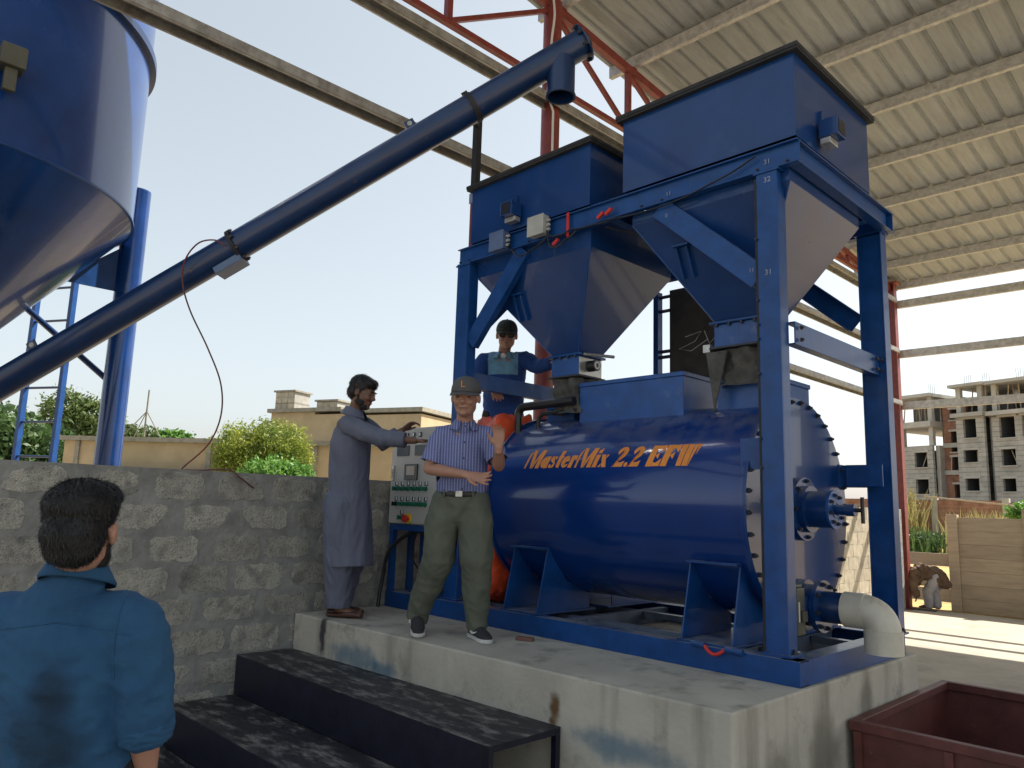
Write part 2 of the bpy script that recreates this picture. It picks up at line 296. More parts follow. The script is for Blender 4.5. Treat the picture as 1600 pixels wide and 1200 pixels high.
# ------------------------------------------------------------------ block wall
XW = -3.58
wall = thing('block_wall', 'grey cement block wall with smeared mortar along the open side of the shed', 'wall', (XW, -4, -.1))
MB().box(XW-.2, XW-.012, -7, 12.35, -.14, 1.83).build('mortar_core', m_mortar, wall)
near = MB(); cnt = 0
for r in range(9):
    z1 = 1.81-r*.213; z0 = z1-.178
    for k in range(46):
        yc = -6.9+k*.43+(.215 if r % 2 else 0)
        if yc > 12.1: continue
        y0, y1 = yc-.185, yc+.185
        far = yc > 4.5
        if far: y0, y1 = yc-.208, yc+.208; z0_, z1_ = z0-.03, z1+.002
        else: z0_, z1_ = z0+random.uniform(-.012, .015), z1+random.uniform(-.02, .008)
        if not far and yc < 3.0:
            y0 += random.uniform(-.015, .035); y1 += random.uniform(-.045, .02)
        y1 = min(y1, 12.34)
        pts = []; jit = .004 if far else .011
        per = [(y0, z0_), (y1, z0_), (y1, z1_), (y0, z1_)]
        for i in range(4):
            a, b = per[i], per[(i+1) % 4]; m_ = (3 if i % 2 == 0 else 2) if far else (11 if i % 2 == 0 else 6)
            for t in range(m_):
                u = t/m_; jj = jit*(1.3 if t == 0 else 1)
                pts.append((a[0]+(b[0]-a[0])*u+random.uniform(-jj, jj)*(.8 if t else 1), a[1]+(b[1]-a[1])*u+random.uniform(-jj, jj)))
        if not far and random.random() < .35:   # mortar smeared over one corner
            ci = random.choice((0, 11, 17, 28)); cy = (y0+y1)/2; cz = (z0_+z1_)/2
            for k_ in range(-4, 5):
                q = pts[(ci+k_) % len(pts)]; fq_ = .38*(1-abs(k_)/5); pts[(ci+k_) % len(pts)] = (q[0]+(cy-q[0])*fq_, q[1]+(cz-q[1])*fq_)
        if not far:   # knock the corners in so the block shows as an uneven patch
            cy = (y0+y1)/2; cz = (z0_+z1_)/2
            for ci in (0, 11, 17, 28):
                q = pts[ci]; pts[ci] = (q[0]+(cy-q[0])*.1, q[1]+(cz-q[1])*.16)
        dx = .014 if far else random.uniform(.003, .007)
        poly = [(XW-.014, p[0], p[1]) for p in pts]
        mb = near if (1.2 < yc < 5 or yc < -3.6) else MB()
        mb.prism(poly, (dx, 0, 0))
        if mb is not near: mb.build('block', m_blocks if far else m_blockm, wall, bevel=0 if far else .003); cnt += 1
near.build('block_course', m_blockm, wall, kind='stuff')

# ------------------------------------------------------------------ plinth
pl = MB()
P0 = [(XW+.005, -.80), (.02, -.70), (.035, 1.60), (XW+.005, 1.66)]
bmv = [(x, y, -.12) for x, y in P0]+[(x, y, .8) for x, y in P0]
pl.add(bmv, [(0,3,2,1),(4,5,6,7),(0,1,5,4),(1,2,6,5),(2,3,7,6),(3,0,4,7)])
plo = pl.build('concrete_plinth', m_plinth, bevel=.012); tag(plo, 'long raised concrete block that carries the blue mixing machine', 'plinth')
bevm = plo.modifiers[0]; bevm.segments = 3
br = MB().obox((-1.736, -.184, .812), (.055, .02, 0), (-.01, .022, 0), (0, 0, .011)).build('brick_fragment', M('brick_chip', (.2, .1, .08), .9, bump=.4), bevel=.004)
tag(br, 'small reddish brick chip lying on the plinth edge near the walking man', 'brick chip')

# ------------------------------------------------------------------ steps
st = thing('steel_steps', 'dark navy steel steps with dusty treads leading up to the plinth', 'steps', (XW, -1.2, -.1))
y_back = lambda x: -.80+(x-XW)*(.1/3.6)-.004
for i, (z, ya, yb, xr) in enumerate(((.545, -1.235, None, -.93), (.275, -1.70, -1.237, -.93), (.02, -2.16, -1.702, -.93))):
    if yb is None: v = [(XW+.003, ya), (xr, ya), (xr, y_back(xr)), (XW+.003, y_back(XW))]
    else: v = [(XW+.003, ya), (xr, ya), (xr, yb), (XW+.003, yb)]
    t = MB(); t.add([(x, y, z-.006) for x, y in v]+[(x, y, z) for x, y in v], [(0,3,2,1),(4,5,6,7),(0,1,5,4),(1,2,6,5),(2,3,7,6),(3,0,4,7)])
    t.build('tread', m_tread, st, bevel=.0028)
    zb = (.275, .02, -.1)[i]
    MB().box(XW+.003, xr-.035, ya+.002, ya+.006, zb+.001, z-.0062).build('riser', m_navy, st)
    MB().box(xr-.034, xr-.002, ya+.002, ya+.034, -.1, z-.0064).build('leg', m_navy, st)
    yy = y_back(xr) if yb is None else yb
    MB().box(xr-.034, xr-.002, yy-.036, yy-.004, -.1, z-.0064).build('leg', m_navy, st)
    MB().box(xr-.03, xr-.004, ya+.035, yy-.037, z-.036, z-.0066).build('side_rail', m_navy, st)

# ------------------------------------------------------------------ shed
shed = thing('steel_shed', 'open red steel shed frame with galvanised purlins and a ribbed sheet roof', 'shed', (-3.62, 1.95, -.1))
XC = -3.66
zr = lambda y: 7.600-.0915*(y-2)      # underside of the roof sheets
def col_(y, x, r, zt):
    c = MB().tube((x, y, -.1), (x, y, zt), r, 24).build('column', m_red, shed, smooth=60)
    MB().box(x-.17, x+.17, y-.17, y+.17, -.1, -.085).build('base_plate', m_red, c)
    return c
c1 = col_(1.98, XC, .105, 7.42)
# corner columns: H sections
def hcol(y, x):
    c = MB().ib((x, y, -.1), (x, y, 6.5), .2, .16, .012, (0, 1, 0)).build('column', m_red, shed)
    MB().box(x-.17, x+.17, y-.17, y+.17, -.1, -.085).build('base_plate', m_red, c)
    MB().box(x-.18, x+.18, y-.15, y+.15, 6.5, 6.53).build('cap_plate', m_red, c)
hcol(12.55, XC); hcol(12.55, 9.6); hcol(-8.6, 9.6); col_(1.98, 9.6, .105, 7.4); hcol(-8.6, XC)
for X in (XC, 9.6):
    tr = MB().bar((X, -8.6, 6.40), (X, 12.5, 6.40), .06, .06).build('truss_bottom_chord', m_red, shed)
    zc = lambda y: zr(y)-.225
    tp = MB().bar((X, -2.0, zc(-2.0)), (X, 12.75, zc(12.75)), .075, .11, side=(1, 0, 0)).build('truss_top_chord', m_red, shed)
    ys = [-1.0, .45, 1.98, 3.42, 4.9, 6.25, 7.65, 9.0, 10.35, 11.6]
    for i, y in enumerate(ys):
        if y != 1.98: MB().bar((X, y, 6.432), (X, y, zc(y)-.057), .065, .065, side=(1, 0, 0)).build('truss_strut', m_red, shed)
        if i+1 < len(ys):
            y2 = ys[i+1]
            if y < 1.9: a, b = (X, y+.04, 6.44), (X, y2-.05, zc(y2)-.07)
            else: a, b = (X, y+.05, zc(y)-.07), (X, y2-.04, 6.44)
            MB().bar(a, b, .05, .05, side=(1, 0, 0)).build('truss_diagonal', m_red, shed)
# purlins (along x) and roof sheets
yp = [12.82, 11.6, 10.3, 8.98, 7.62, 6.24, 4.9, 3.5, 2.12, .75, -.6, -1.9]
for y in yp:
    z = zr(y)-.012
    MB().chan((XC-.35, y-.03, z-.08), (10.2, y-.03, z-.08), .15, .065, .008, (0, -1, 0)).build('purlin', m_steel, shed)
    MB().box(XC-.05, XC+.05, y-.036, y+.05, z-.165, z-.157).build('purlin_cleat', m_red, shed)
def sheet(x0, n=4, pitch=.269, rib=.036, ya=12.98, yb=-2.05, lift=0):  # unseen near end of the roof is cut short to let more light in
    v = []; xs = []
    for k in range(n):
        a = x0+k*pitch
        xs += [(a, 0), (a+.045, 0), (a+.07, rib), (a+.10, rib), (a+.125, 0)]+[(a+.18+.012*j, h) for j, h in ((0, 0), (1, .004), (2, 0))]
    xs.append((x0+n*pitch, 0))
    m = len(xs); th = .0012
    for y in (ya, yb):
        for x, h in xs: v.append((x, y, zr(y)+h+lift))
    for y in (ya, yb):
        for x, h in xs: v.append((x, y, zr(y)+h+th+lift))
    f = [(i, i+1, m+i+1, m+i) for i in range(m-1)]+[(2*m+i, 3*m+i, 3*m+i+1, 2*m+i+1) for i in range(m-1)]
    return MB().add(v, f)
for k in range(13): sheet(XC-.36+k*1.076, lift=.0016*(k % 2)).build('roof_sheet', m_sheet, shed)
# girts of the side wall and of the back wall
for z in (3.95, 5.03, 6.09):
    y0 = {3.95: 4.4, 5.03: -8.5, 6.09: -8.5}[z]
    g_ = MB().chan((XC+.09, y0, z+.05), (XC+.09, 12.4, z+.05), .19, .085, .006, (0, 0, 1)).box(XC+.0015, XC+.022, y0, 12.4, z-.041, z-.035).box(XC+.158, XC+.1785, y0, 12.4, z-.041, z-.035); g_.v = [(p[0], p[1], p[2]) for p in g_.v]
    g_.build('girt', m_girt, shed)
    MB().chan((XC+.1, 12.62, z-.02), (9.5, 12.62, z-.02), .16, .07, .007, (0, -1, 0)).build('girt', m_steel, shed)
MB().path([(XC+.115, 1.90, z) for z in np.linspace(5.2, 6.0, 5)]+[(XC+.12+.02*math.sin(z*9), 1.86, z) for z in np.linspace(6.1, 7.4, 12)], .013).build('conduit', m_white, shed, smooth=60)

# ------------------------------------------------------------------ mixing machine
ZB = .925
mx = thing('mixing_machine', 'big blue horizontal drum mixer on its base frame, lettered in orange', 'mixer', (-1.8, .75, .8))
def cb(p, q, name='base_beam', wd=.125, dp=.11, face=(0, -1, 0)): return MB().chan(p, q, wd, dp, .008, face).build(name, m_bluef, mx, bevel=.002)
cb((-3.555, .004, .8625), (.0, .004, .8625)); cb((-3.555, 1.5, .8625), (.0, 1.5, .8625), face=(0, 1, 0))
cb((.0, .010, .8625), (.0, 1.494, .8625), face=(1, 0, 0))
cb((-3.55, .115, .8625), (-3.55, 1.389, .8625), face=(-1, 0, 0))
m_btop = M('blue_grey_top_reflection', (.12, .15, .21), .4, var=.3, scale=8, coat=.2)  # pale grey puts the bright reflection on the base beams into the colour
for x in (-.42, -.80, -1.7, -2.25, -2.75): MB().chan((x, .116, .855), (x, 1.388, .855), .10, .06, .007, (1, 0, 0)).build('cross_beam', m_btop, mx)
for y in (.42, 1.08): 
    for a, b in ((-.41, -.062), (-.79, -.486), (-1.69, -.866), (-2.24, -1.766), (-2.74, -2.316)): MB().box(a, b, y-.03, y+.03, .86, .90).build('floor_beam', m_btop, mx)
# corner brackets and bolts
bolt = MB().tube((0, 0, 0), (0, 0, .014), .013, 6).add(*(lambda t: (t.v, t.f))(MB().tube((0, 0, .014), (0, 0, .024), .007, 8))).mesh('bolt')
bolt.materials.append(m_bolt)
nut = bpy.data.objects.new('bolt', bolt)
def boltat(loc, direc, parent, sc=1):
    o = nut.copy(); COL.objects.link(o); o.parent = parent; o.location = Vector(loc)-base(parent); o.rotation_euler = Vector(direc).to_track_quat('Z', 'Y').to_euler(); o.scale = (sc,)*3; return o
# drum
CY, CZ, RD = .735, 1.69, .668
def ring_x(name, x0, x1, r, mat, parent, n=96, ri=None, smooth=35):
    b = MB()
    if ri: b.pipe((x0, CY, CZ), (x1, CY, CZ), r, ri, n)
    else: b.tube((x0, CY, CZ), (x1, CY, CZ), r, n)
    return b.build(name, mat, parent, smooth=smooth)
drum = ring_x('drum', -2.40, -.345, RD-.012, m_blued, mx, 128)
ring_x('drum_flange', -.345, -.325, RD+.012, m_blued, drum)
endp = ring_x('end_plate', -.324, -.306, RD+.012, m_blue, mx)
ring_x('end_plate', -2.42, -2.401, RD+.005, m_blue, mx)
for k in range(34):
    a = 2*math.pi*k/34+.05; boltat((-.306, CY+(RD-.013)*math.cos(a), CZ+(RD-.013)*math.sin(a)), (1, 0, 0), endp, 1.1)
# bearing hub, shaft, handle
hub = MB().tube((-.305, CY, CZ), (-.27, CY, CZ), .19, 48).build('bearing_flange', m_blue, mx, smooth=35)
h2 = MB().tube((-.27, CY, CZ), (-.235, CY, CZ), .14, 40).tube((-.235, CY, CZ), (-.11, CY, CZ), .108, 40).build('bearing_housing', m_blue, mx, smooth=35)
cp = MB().tube((-.109, CY, CZ), (-.094, CY, CZ), .114, 40).build('bearing_cap', m_bluetop, mx, smooth=35)
MB().pipe((-.0935, CY, CZ), (-.09, CY, CZ), .05, .04, 32).build('cap_ring', m_bluef, cp)
for k in range(8):
    a = 2*math.pi*k/8+.2; boltat((-.094, CY+.085*math.cos(a), CZ+.085*math.sin(a)), (1, 0, 0), cp, .9)
for k in range(8):
    a = 2*math.pi*k/8; boltat((-.27, CY+.168*math.cos(a), CZ+.168*math.sin(a)), (1, 0, 0), hub, 1.0)
sh = MB().tube((-.09, CY, CZ), (.0, CY, CZ), .03, 20).tube((-.03, CY, CZ), (.02, CY, CZ), .036, 20).build('grease_shaft', m_blue, mx, smooth=35)
MB().tube((.02, CY, CZ), (.06, CY, CZ), .012, 12).tube((.06, CY, CZ-.075), (.06, CY, CZ+.075), .011, 12).build('grease_handle', m_black, mx, smooth=35)
# horizontal arm at the back and plate at the front
MB().chan((-.30, 1.31, 1.92), (-.30, 1.40, 1.92), .15, .06, .008, (1, 0, 0)).box(-.304, -.10, 1.401, 1.41, 1.845, 1.995).box(-.25, -.02, 1.30, 1.309, 1.85, 1.99).build('support_arm', m_bluef, mx)
MB().box(-.36, -.215, .105, .115, 1.895, 2.07).box(-.36, -.35, .116, .22, 1.90, 2.065).build('support_arm', m_bluef, mx)
# saddles
for (xa, xb, nm) in ((-.715, -.395, 0), (-2.18, -1.86, 1), (-.715, -.395, 2), (-2.18, -1.86, 3)):
    back = nm > 1
    Y = (lambda y: 2*CY-y) if back else (lambda y: y)
    so_ = None
    for x in (xa, xb):
        sd = MB(); prof = [(.045, ZB+.012), (.60, ZB+.012), (.60, 1.04), (.35, 1.145), (.165, 1.36), (.145, 1.36)]
        sd.prism([(x-.005, Y(y), z) for y, z in prof], (.010, 0, 0))
        so_ = sd.build('saddle_plate', m_bluef, mx, bevel=.002)
    MB().box(xa-.005, xb+.005, min(Y(.1), Y(.19)), max(Y(.1), Y(.19)), 1.361, 1.372).build('saddle_cap', m_bluef, so_)
    MB().box(xa-.02, xb+.02, min(Y(.03), Y(.66)), max(Y(.03), Y(.66)), ZB+.001, ZB+.011).build('saddle_foot', m_bluef, so_)
# boxes on the drum
def lidbox(x0, x1, y0, y1, z0, z1, nm):
    o = MB().box(x0, x1, y0, y1, z0, z1-.03).build(nm, m_bluetop, mx, bevel=.003)
    MB().box(x0-.008, x1+.008, y0-.008, y1+.008, z1-.0295, z1).build('lid', m_bluetop, o, bevel=.003); return o
lidbox(-1.845, -.95, .445, 1.12, 2.20, 2.572, 'hatch_box')
lidbox(-.73, -.36, .50, 1.02, 2.22, 2.50, 'inlet_box')
lidbox(-2.27, -1.99, .55, .95, 2.22, 2.44, 'inlet_box')
# black hose-like pipe on the left shoulder
MB().path([(-2.40, .36, 2.02), (-2.40, .36, 2.36)], .029, 16).path([(-2.40, .36, 2.35)]+[(-2.40+.06*(1-math.cos(a)), .36, 2.36+.06*math.sin(a)) for a in np.linspace(0, 1.57, 6)]+[(-1.86, .40, 2.438)], .033, 16).build('vent_pipe', m_black, mx, smooth=50)
MB().path([(-2.22, .40, 2.22), (-2.22, .40, 2.32), (-2.19, .41, 2.36), (-1.86, .44, 2.372)], .016, 12).build('vent_pipe', m_black, mx, smooth=50)
# discharge with actuator
MB().tube((-.304, .70, 1.13), (-.26, .70, 1.13), .145, 32).build('discharge_flange', m_blue, mx, smooth=35)
dv = MB().tube((-.26, .70, 1.13), (-.195, .70, 1.13), .12, 32).box(-.26, -.2, .50, .58, 1.07, 1.19).build('discharge_valve', m_blue, mx, smooth=35)
ac = MB().box(-.262, -.19, .40, .50, .985, 1.245).box(-.255, -.2, .41, .49, 1.2455, 1.265).box(-.19, -.17, .44, .49, 1.06, 1.12).build('valve_actuator', m_olive, mx, bevel=.006)
MB().box(-.1895, -.1885, .415, .43, 1.06, 1.17).build('type_plate', m_white, ac)
rg = MB().tube((-.195, .70, 1.13), (-.165, .70, 1.13), .15, 32).build('discharge_flange', m_blue, mx, smooth=35)
for k in range(8):
    a = 2*math.pi*k/8+.2; boltat((-.165, .70+.128*math.cos(a), 1.13+.128*math.sin(a)), (1, 0, 0), rg, 1.1)
MB().pipe((-.165, .70, 1.13), (-.02, .70, 1.13), .088, .081, 40).build('discharge_pipe', m_bluea, mx, smooth=35)
el = MB(); pts = [(-.035, .70, 1.13), (.06, .70, 1.13)]
el.pipe((-.045, .70, 1.13), (.07, .70, 1.13), .098, .089, 40)
arc = [(.062+.095*math.sin(a), .70, 1.13-.095*(1-math.cos(a))) for a in np.linspace(0, math.pi/2, 14)]
el.path(arc, .092, 40); el.pipe((.157, .70, 1.04), (.157, .70, .915), .100, .090, 40)
el.build('elbow', m_pvc, mx, smooth=40)
# red lifting sling near the right foot
MB().tube((-.61, -.014, .935), (-.53, -.014, .93), .018, 14).build('hose_coupling', m_bluef, mx, smooth=40)
MB().tube((-.40, -.014, .93), (-.30, -.014, .925), .018, 14).build('hose_coupling', m_bluef, mx, smooth=40)
MB().path([(-.53+.13*t, -.015-.01*math.sin(t*3.1), .93-.035*math.sin(t*3.14)) for t in np.linspace(0, 1, 10)], .010, 10).build('red_hose', m_redp, mx, smooth=50)
# lettering, bent round the drum
def arcpoly(cx, cy, r, a0, a1, n=8): return [(cx+r*math.cos(a0+(a1-a0)*i/n), cy+r*math.sin(a0+(a1-a0)*i/n)) for i in range(n+1)]
def crescent(cx, cy, ro, ri, dx, a0, a1, n=9): return arcpoly(cx, cy, ro, a0, a1, n)+arcpoly(cx+dx, cy, ri, a1, a0, n)
PI = math.pi
G = {
 'M': (1.32, [[(0, 0), (.14, 0), (.14, .96), (0, .76)], [(.18, 1), (.46, 1), (.68, .36), (.61, 0), (.53, 0)], [(.72, .38), (.94, 1), (1.27, 1), (1.27, 0), (.95, 0), (.95, .58), (.73, 0), (.66, 0)]]),
 'a': (.62, [arcpoly(.26, .31, .31, PI*.55, PI*1.45)+[(.24, .12), (.22, .3), (.24, .5)], [(.29, 0), (.29, .62), (.56, .62), (.56, 0)]]),
 's': (.50, [[(.03, .62), (.0, .42), (.1, .33), (.40, .2), (.36, .28), (.16, .42), (.18, .56), (.2, .62)], [(.24, .62), (.44, .6), (.42, .44), (.3, .5)], [(.0, .02), (.2, .0), (.2, .12), (.02, .2)], [(.24, 0), (.42, .04), (.44, .26), (.34, .28), (.27, .12)]]),
 't': (.40, [[(.06, .9), (.3, .9), (.3, .0), (.14, .02), (.06, .12)], [(.33, .62), (.4, .62), (.4, .5), (.33, .5)], [(0, .62), (.035, .62), (.035, .5), (0, .5)]]),
 'e': (.55, [arcpoly(.27, .31, .31, PI*.55, PI*1.5)+[(.24, .1), (.22, .3), (.24, .5)], [(.28, .62), (.46, .55), (.52, .34), (.28, .30)], [(.3, 0), (.46, .06), (.5, .2), (.3, .14)]]),
 'r': (.46, [[(0, 0), (.25, 0), (.25, .62), (0, .62)], [(.29, .62), (.44, .62), (.44, .36), (.32, .42), (.29, .5)]]),
 'i': (.34, [[(0, 0), (.27, 0), (.27, .62), (0, .62)], [(.02, .72), (.26, .72), (.26, .98), (.02, .86)]]),
 'x': (.62, [[(0, .62), (.26, .62), (.58, 0), (.3, 0)], [(.36, .62), (.5, .62), (.40, .42)], [(0, 0), (.16, 0), (.20, .2)]]),
 '2': (.74, [arcpoly(.3, .7, .3, PI*.95, PI*.5, 6)+[(.3, .84), (.2, .72), (.1, .6)], [(.34, 1), (.5, .97), (.64, .84), (.66, .66), (.58, .5), (.2, .22), (.0, 0), (.04, .0), (.42, .4), (.44, .6), (.42, .8), (.34, .9)], [(.1, .0), (.66, 0), (.70, .28), (.48, .2), (.26, .2)]]),
 '.': (.24, [arcpoly(.1, .1, .11, 0, 2*PI*11/12, 11)]),
 'E': (.90, [[(0, 0), (.36, 0), (.36, 1), (0, 1)], [(.40, 1), (.86, 1), (.80, .66), (.56, .86), (.40, .80)], [(.40, .5), (.62, .66), (.62, .34)], [(.40, 0), (.86, 0), (.86, .36), (.58, .14), (.40, .2)]]),
 'F': (.84, [[(0, 0), (.36, 0), (.36, 1), (0, 1)], [(.40, 1), (.84, 1), (.78, .64), (.56, .84), (.40, .78)], [(.40, .5), (.62, .66), (.62, .3)]]),
 'W': (1.26, [[(0, 1), (.34, 1), (.40, 0), (.10, 0)], [(.40, 1), (.72, 1), (.78, 0), (.46, 0)], [(.78, 1), (1.0, 1), (1.0, .9), (.86, .0), (.82, 0)], [(1.04, 1), (1.2, 1), (1.06, .5)]]),
 ' ': (.34, [])}
RT = RD-.012+.0016; R_in = RD-.012+.0002; CAP = .148
txt = 'MasterMix 2.2 EFW'; tw = sum(G[c][0]+.07 for c in txt)
x_l, x_r = -2.09, -.635; ux = (x_r-x_l)/(tw+.25)
th0 = math.asin((1.925-CZ)/RT)
def on_drum(u, v, r):
    x = x_l+ux*(u+.25*v); th = th0+CAP*v/RT
    return (x, CY-r*math.cos(th), CZ+r*math.sin(th))
pen = 0; lb = bmesh.new()
for ch in txt:
    for poly in G[ch][1]:
        gx = sum(p[0] for p in poly)/len(poly); gy = sum(p[1] for p in poly)/len(poly)
        try: lb.faces.new([lb.verts.new((pen+gx+(px_-gx)*(1.03 if ch == 'W' else 1.0 if ch == 'M' else 1.08 if ch == 'E' else 1.13), 0, min(1.02, max(-.02, gy+(py_-gy)*1.03)))) for px_, py_ in poly])
        except ValueError: pass
    pen += G[ch][0]+.07
bmesh.ops.triangulate(lb, faces=lb.faces[:])
for k in range(1, 8): bmesh.ops.bisect_plane(lb, geom=lb.verts[:]+lb.edges[:]+lb.faces[:], plane_co=(0, 0, k/8), plane_no=(0, 0, 1))
ex = bmesh.ops.extrude_face_region(lb, geom=lb.faces[:]); 
for v_ in [e for e in ex['geom'] if isinstance(e, bmesh.types.BMVert)]: v_.co.y = 1
for v_ in lb.verts: v_.co = on_drum(v_.co.x, v_.co.z, RT if v_.co.y < .5 else R_in)
bmesh.ops.recalc_face_normals(lb, faces=lb.faces)
lm = bpy.data.meshes.new('lettering'); bb = base(drum); bmesh.ops.translate(lb, vec=-bb, verts=lb.verts); lb.to_mesh(lm); lb.free()
obj('lettering', lm, m_text, drum)

# ------------------------------------------------------------------ support frame
fr = thing('support_frame', 'tall blue steel frame of channel legs, braces and beams standing over the drum', 'steel frame', (-1.45, .8, ZB))
HT, HB = 3.738, 3.60
XL, XR, YF, YK = -2.86, .05, .065, 1.54
def fb(b, name): return b.build(name, m_bluef, fr, bevel=.002)
fb(MB().ib((XL, YF+.012, (HT+HB)/2), (XR, YF+.012, (HT+HB)/2), .138, .06, .009, (0, -1, 0)), 'top_beam')
fb(MB().ib((XL, YK-.03, (HT+HB)/2), (XR, YK-.03, (HT+HB)/2), .138, .06, .009, (0, 1, 0)), 'top_beam')
fb(MB().ib((XR-.036, YF+.045, (HT+HB)/2), (XR-.036, YK-.062, (HT+HB)/2), .138, .07, .009, (1, 0, 0)), 'top_beam')
fb(MB().ib((XL+.036, YF+.045, (HT+HB)/2), (XL+.036, YK-.062, (HT+HB)/2), .138, .07, .009, (-1, 0, 0)), 'top_beam')
for x in (-1.27,): fb(MB().ib((x, YF+.045, (HT+HB)/2), (x, YK-.062, (HT+HB)/2), .138, .07, .009, (1, 0, 0)), 'cross_beam')
fb(MB().ib((-1.235, 1.21, (HT+HB)/2), (XR-.075, 1.21, (HT+HB)/2), .138, .07, .009, (0, 1, 0)), 'cross_beam')
fb(MB().ib((XL+.075, 1.21, (HT+HB)/2), (-1.306, 1.21, (HT+HB)/2), .138, .07, .009, (0, 1, 0)), 'cross_beam')
legs = {}
for nm, x, y, fc in (('fr', -.142, .055, (0, -1, 0)), ('fl', -2.785, .055, (0, -1, 0)), ('br', -.085, 1.52, (0, 1, 0)), ('bl', -2.785, 1.52, (0, 1, 0))):
    fy = fc[1]; wd = .125 if nm == 'fr' else (.15 if nm == 'fl' else .16)
    b = MB().ib((x, y-fy*.05, ZB+.014), (x, y-fy*.05, HB-.012), wd, .10, .009, fc) if nm in ('br', 'bl') else MB().chan((x, y, ZB+.014), (x, y, HB-.012), wd, .10, .009, fc)
    L = fb(b, 'leg'); legs[nm] = L
    if nm in ('br', 'bl'): MB().box(x-wd/2+.01, x+wd/2-.01, y-.09, y-.082, ZB+.02, HB-.02).build('leg_web', m_bluef, L)
    MB().box(x-wd/2-.02, x+wd/2+.02, y-.05 if fy > 0 and 0 else min(y, y-fy*.12)-.01, max(y, y-fy*.12)+.01, ZB+.0005, ZB+.0135).build('foot_plate', m_bluef, L)
    for sx in (-1, 1): boltat((x+sx*(wd/2+.008), y-fy*.05, ZB+.0135), (0, 0, 1), L, 1.1)
    MB().box(x-wd/2-.015, x+wd/2+.015, y-(.11 if fy < 0 else .11) if fy > 0 else y-.008, y+.11 if fy < 0 else y+.008, HB-.0115, HB-.0005).build('head_plate', m_bluef, L)
# dark strip imitating the shaded slot on the front right leg's left edge; bolts
MB().box(-.222, -.2015, .062, .072, ZB+.02, HB-.03).build('slot_shade_strip', m_rim, legs['fr'])
for z in (1.9, 2.06, 2.42, 2.84, 3.2): boltat((-.207, .054, z), (0, -1, 0), legs['fr'], .7)
for x in (-2.785, -.05):
    fb(MB().chan((x, .17, 2.655), (x, 1.42, 2.655), .13, .06, .008, (1, 0, 0)), 'side_beam')
for (xa, za, xb, zb_) in ((-.89, 3.585, -.21, 2.98), (-2.12, 3.585, -2.70, 2.93)):
    for y in (.072, 1.50):
        fc = (0, -1, 0) if y < 1 else (0, 1, 0)
        fb(MB().chan((xa, y, za), (xb, y, zb_), .135, .06, .008, fc), 'brace')
for (ya, yb_) in ((.50, .17),):
    fb(MB().bar((-2.785, .75, HB-.02), (-2.785, .18, 3.0), .06, .08), 'brace')
# bolts on beams
for x in (-2.84, -2.73, -2.3, -2.05, -1.02, -.86, -.2, -.02): boltat((x, YF+.004, 3.625), (0, -1, 0), fr, .7)
for z in (2.7, 2.62): boltat((-.205, .05, z), (0, -1, 0), fr, .6)
for y in (.22, 1.33, 1.40):
    for z in (2.62, 2.69): boltat((-.042, y, z), (1, 0, 0), fr, .9)
# chalk marks
m_chalk = M('chalk', (.30, .33, .40), .9)
def chalk(s, x, y, z, h, parent):
    cu = bpy.data.curves.new('mark', 'FONT'); cu.body = s; cu.size = h; cu.extrude = .0006; cu.resolution_u = 2
    o = bpy.data.objects.new('m', cu); COL.objects.link(o); dg = bpy.context.evaluated_depsgraph_get(); me = bpy.data.meshes.new_from_object(o.evaluated_get(dg)); bpy.data.objects.remove(o)
    me.transform(Matrix.Rotation(PI/2, 4, 'X')); me.transform(Matrix.Translation(Vector((x, y, z))-base(parent))); return obj('chalk_mark', me, m_chalk, parent)
for s, x, z in (('31', -.16, 3.645), ('11', -.83, 3.64)): chalk(s, x, YF+.0005, z, .04, fr)
for s, x, z in (('32', -.16, 3.53), ('31', -.165, 2.98)): chalk(s, x, .0543, z, .045, fr)
chalk('11', -.27, .0705, 3.02, .035, fr); chalk('0', -.84, .0705, 3.50, .04, fr)
# junction boxes
def jbox(x0, x1, z0, z1, mt):
    j = MB().box(x0, x1, YF-.075, YF-.019, z0, z1).build('junction_box', mt, fr, bevel=.004)
    MB().box(x0-.004, x1+.004, YF-.088, YF-.0755, z0-.004, z1+.004).build('box_lid', mt, j, bevel=.003)
    for k in range(3): MB().tube((x1+.004, YF-.047, z0+.03+k*.035), (x1+.032, YF-.047, z0+.03+k*.035), .011, 10).build('cable_gland', m_boxg, j, smooth=40)
jbox(-2.40, -2.25, 3.60, 3.745, m_boxb); jbox(-1.985, -1.83, 3.62, 3.765, m_boxg)
MB().box(-1.655, -1.632, YF-.024, YF-.0185, 3.56, 3.74).build('red_tape', m_redp, fr)
for c_ in ([(-2.22, .02, 3.63), (-2.10, .0, 3.50), (-1.95, .01, 3.53), (-1.8, .01, 3.60), (-1.7, .02, 3.58), (-1.6, .02, 3.60), (-1.4, .03, 3.585), (-1.25, .04, 3.59), (-.85, .05, 3.575), (-.5, .045, 3.62), (-.2, .04, 3.70)],
           [(-1.82, .015, 3.64), (-1.78, .0, 3.52), (-1.72, .01, 3.49), (-1.65, .02, 3.53), (-1.55, .03, 3.58)],
           [(-1.35, .1, 3.58), (-1.2, .2, 3.53), (-1.05, .3, 3.50), (-.95, .4, 3.56)]):
    cc = MB(); P = []
    for i in range(len(c_)-1):
        for t in np.linspace(0, 1, 5)[:-1]: P.append(Vector(c_[i]).lerp(Vector(c_[i+1]), t)+Vector((0, 0, -.01*math.sin(t*PI))))
    P.append(Vector(c_[-1])); cc.path(P, .006, 6).build('cable', m_black, fr, smooth=60)
for p in ((-1.76, .02, 3.52), (-1.36, .03, 3.62), (-1.29, .03, 3.63)): MB().tube(p, (p[0]+.05, p[1], p[2]+.03), .014, 8).build('red_plug', m_redp, fr, smooth=40)

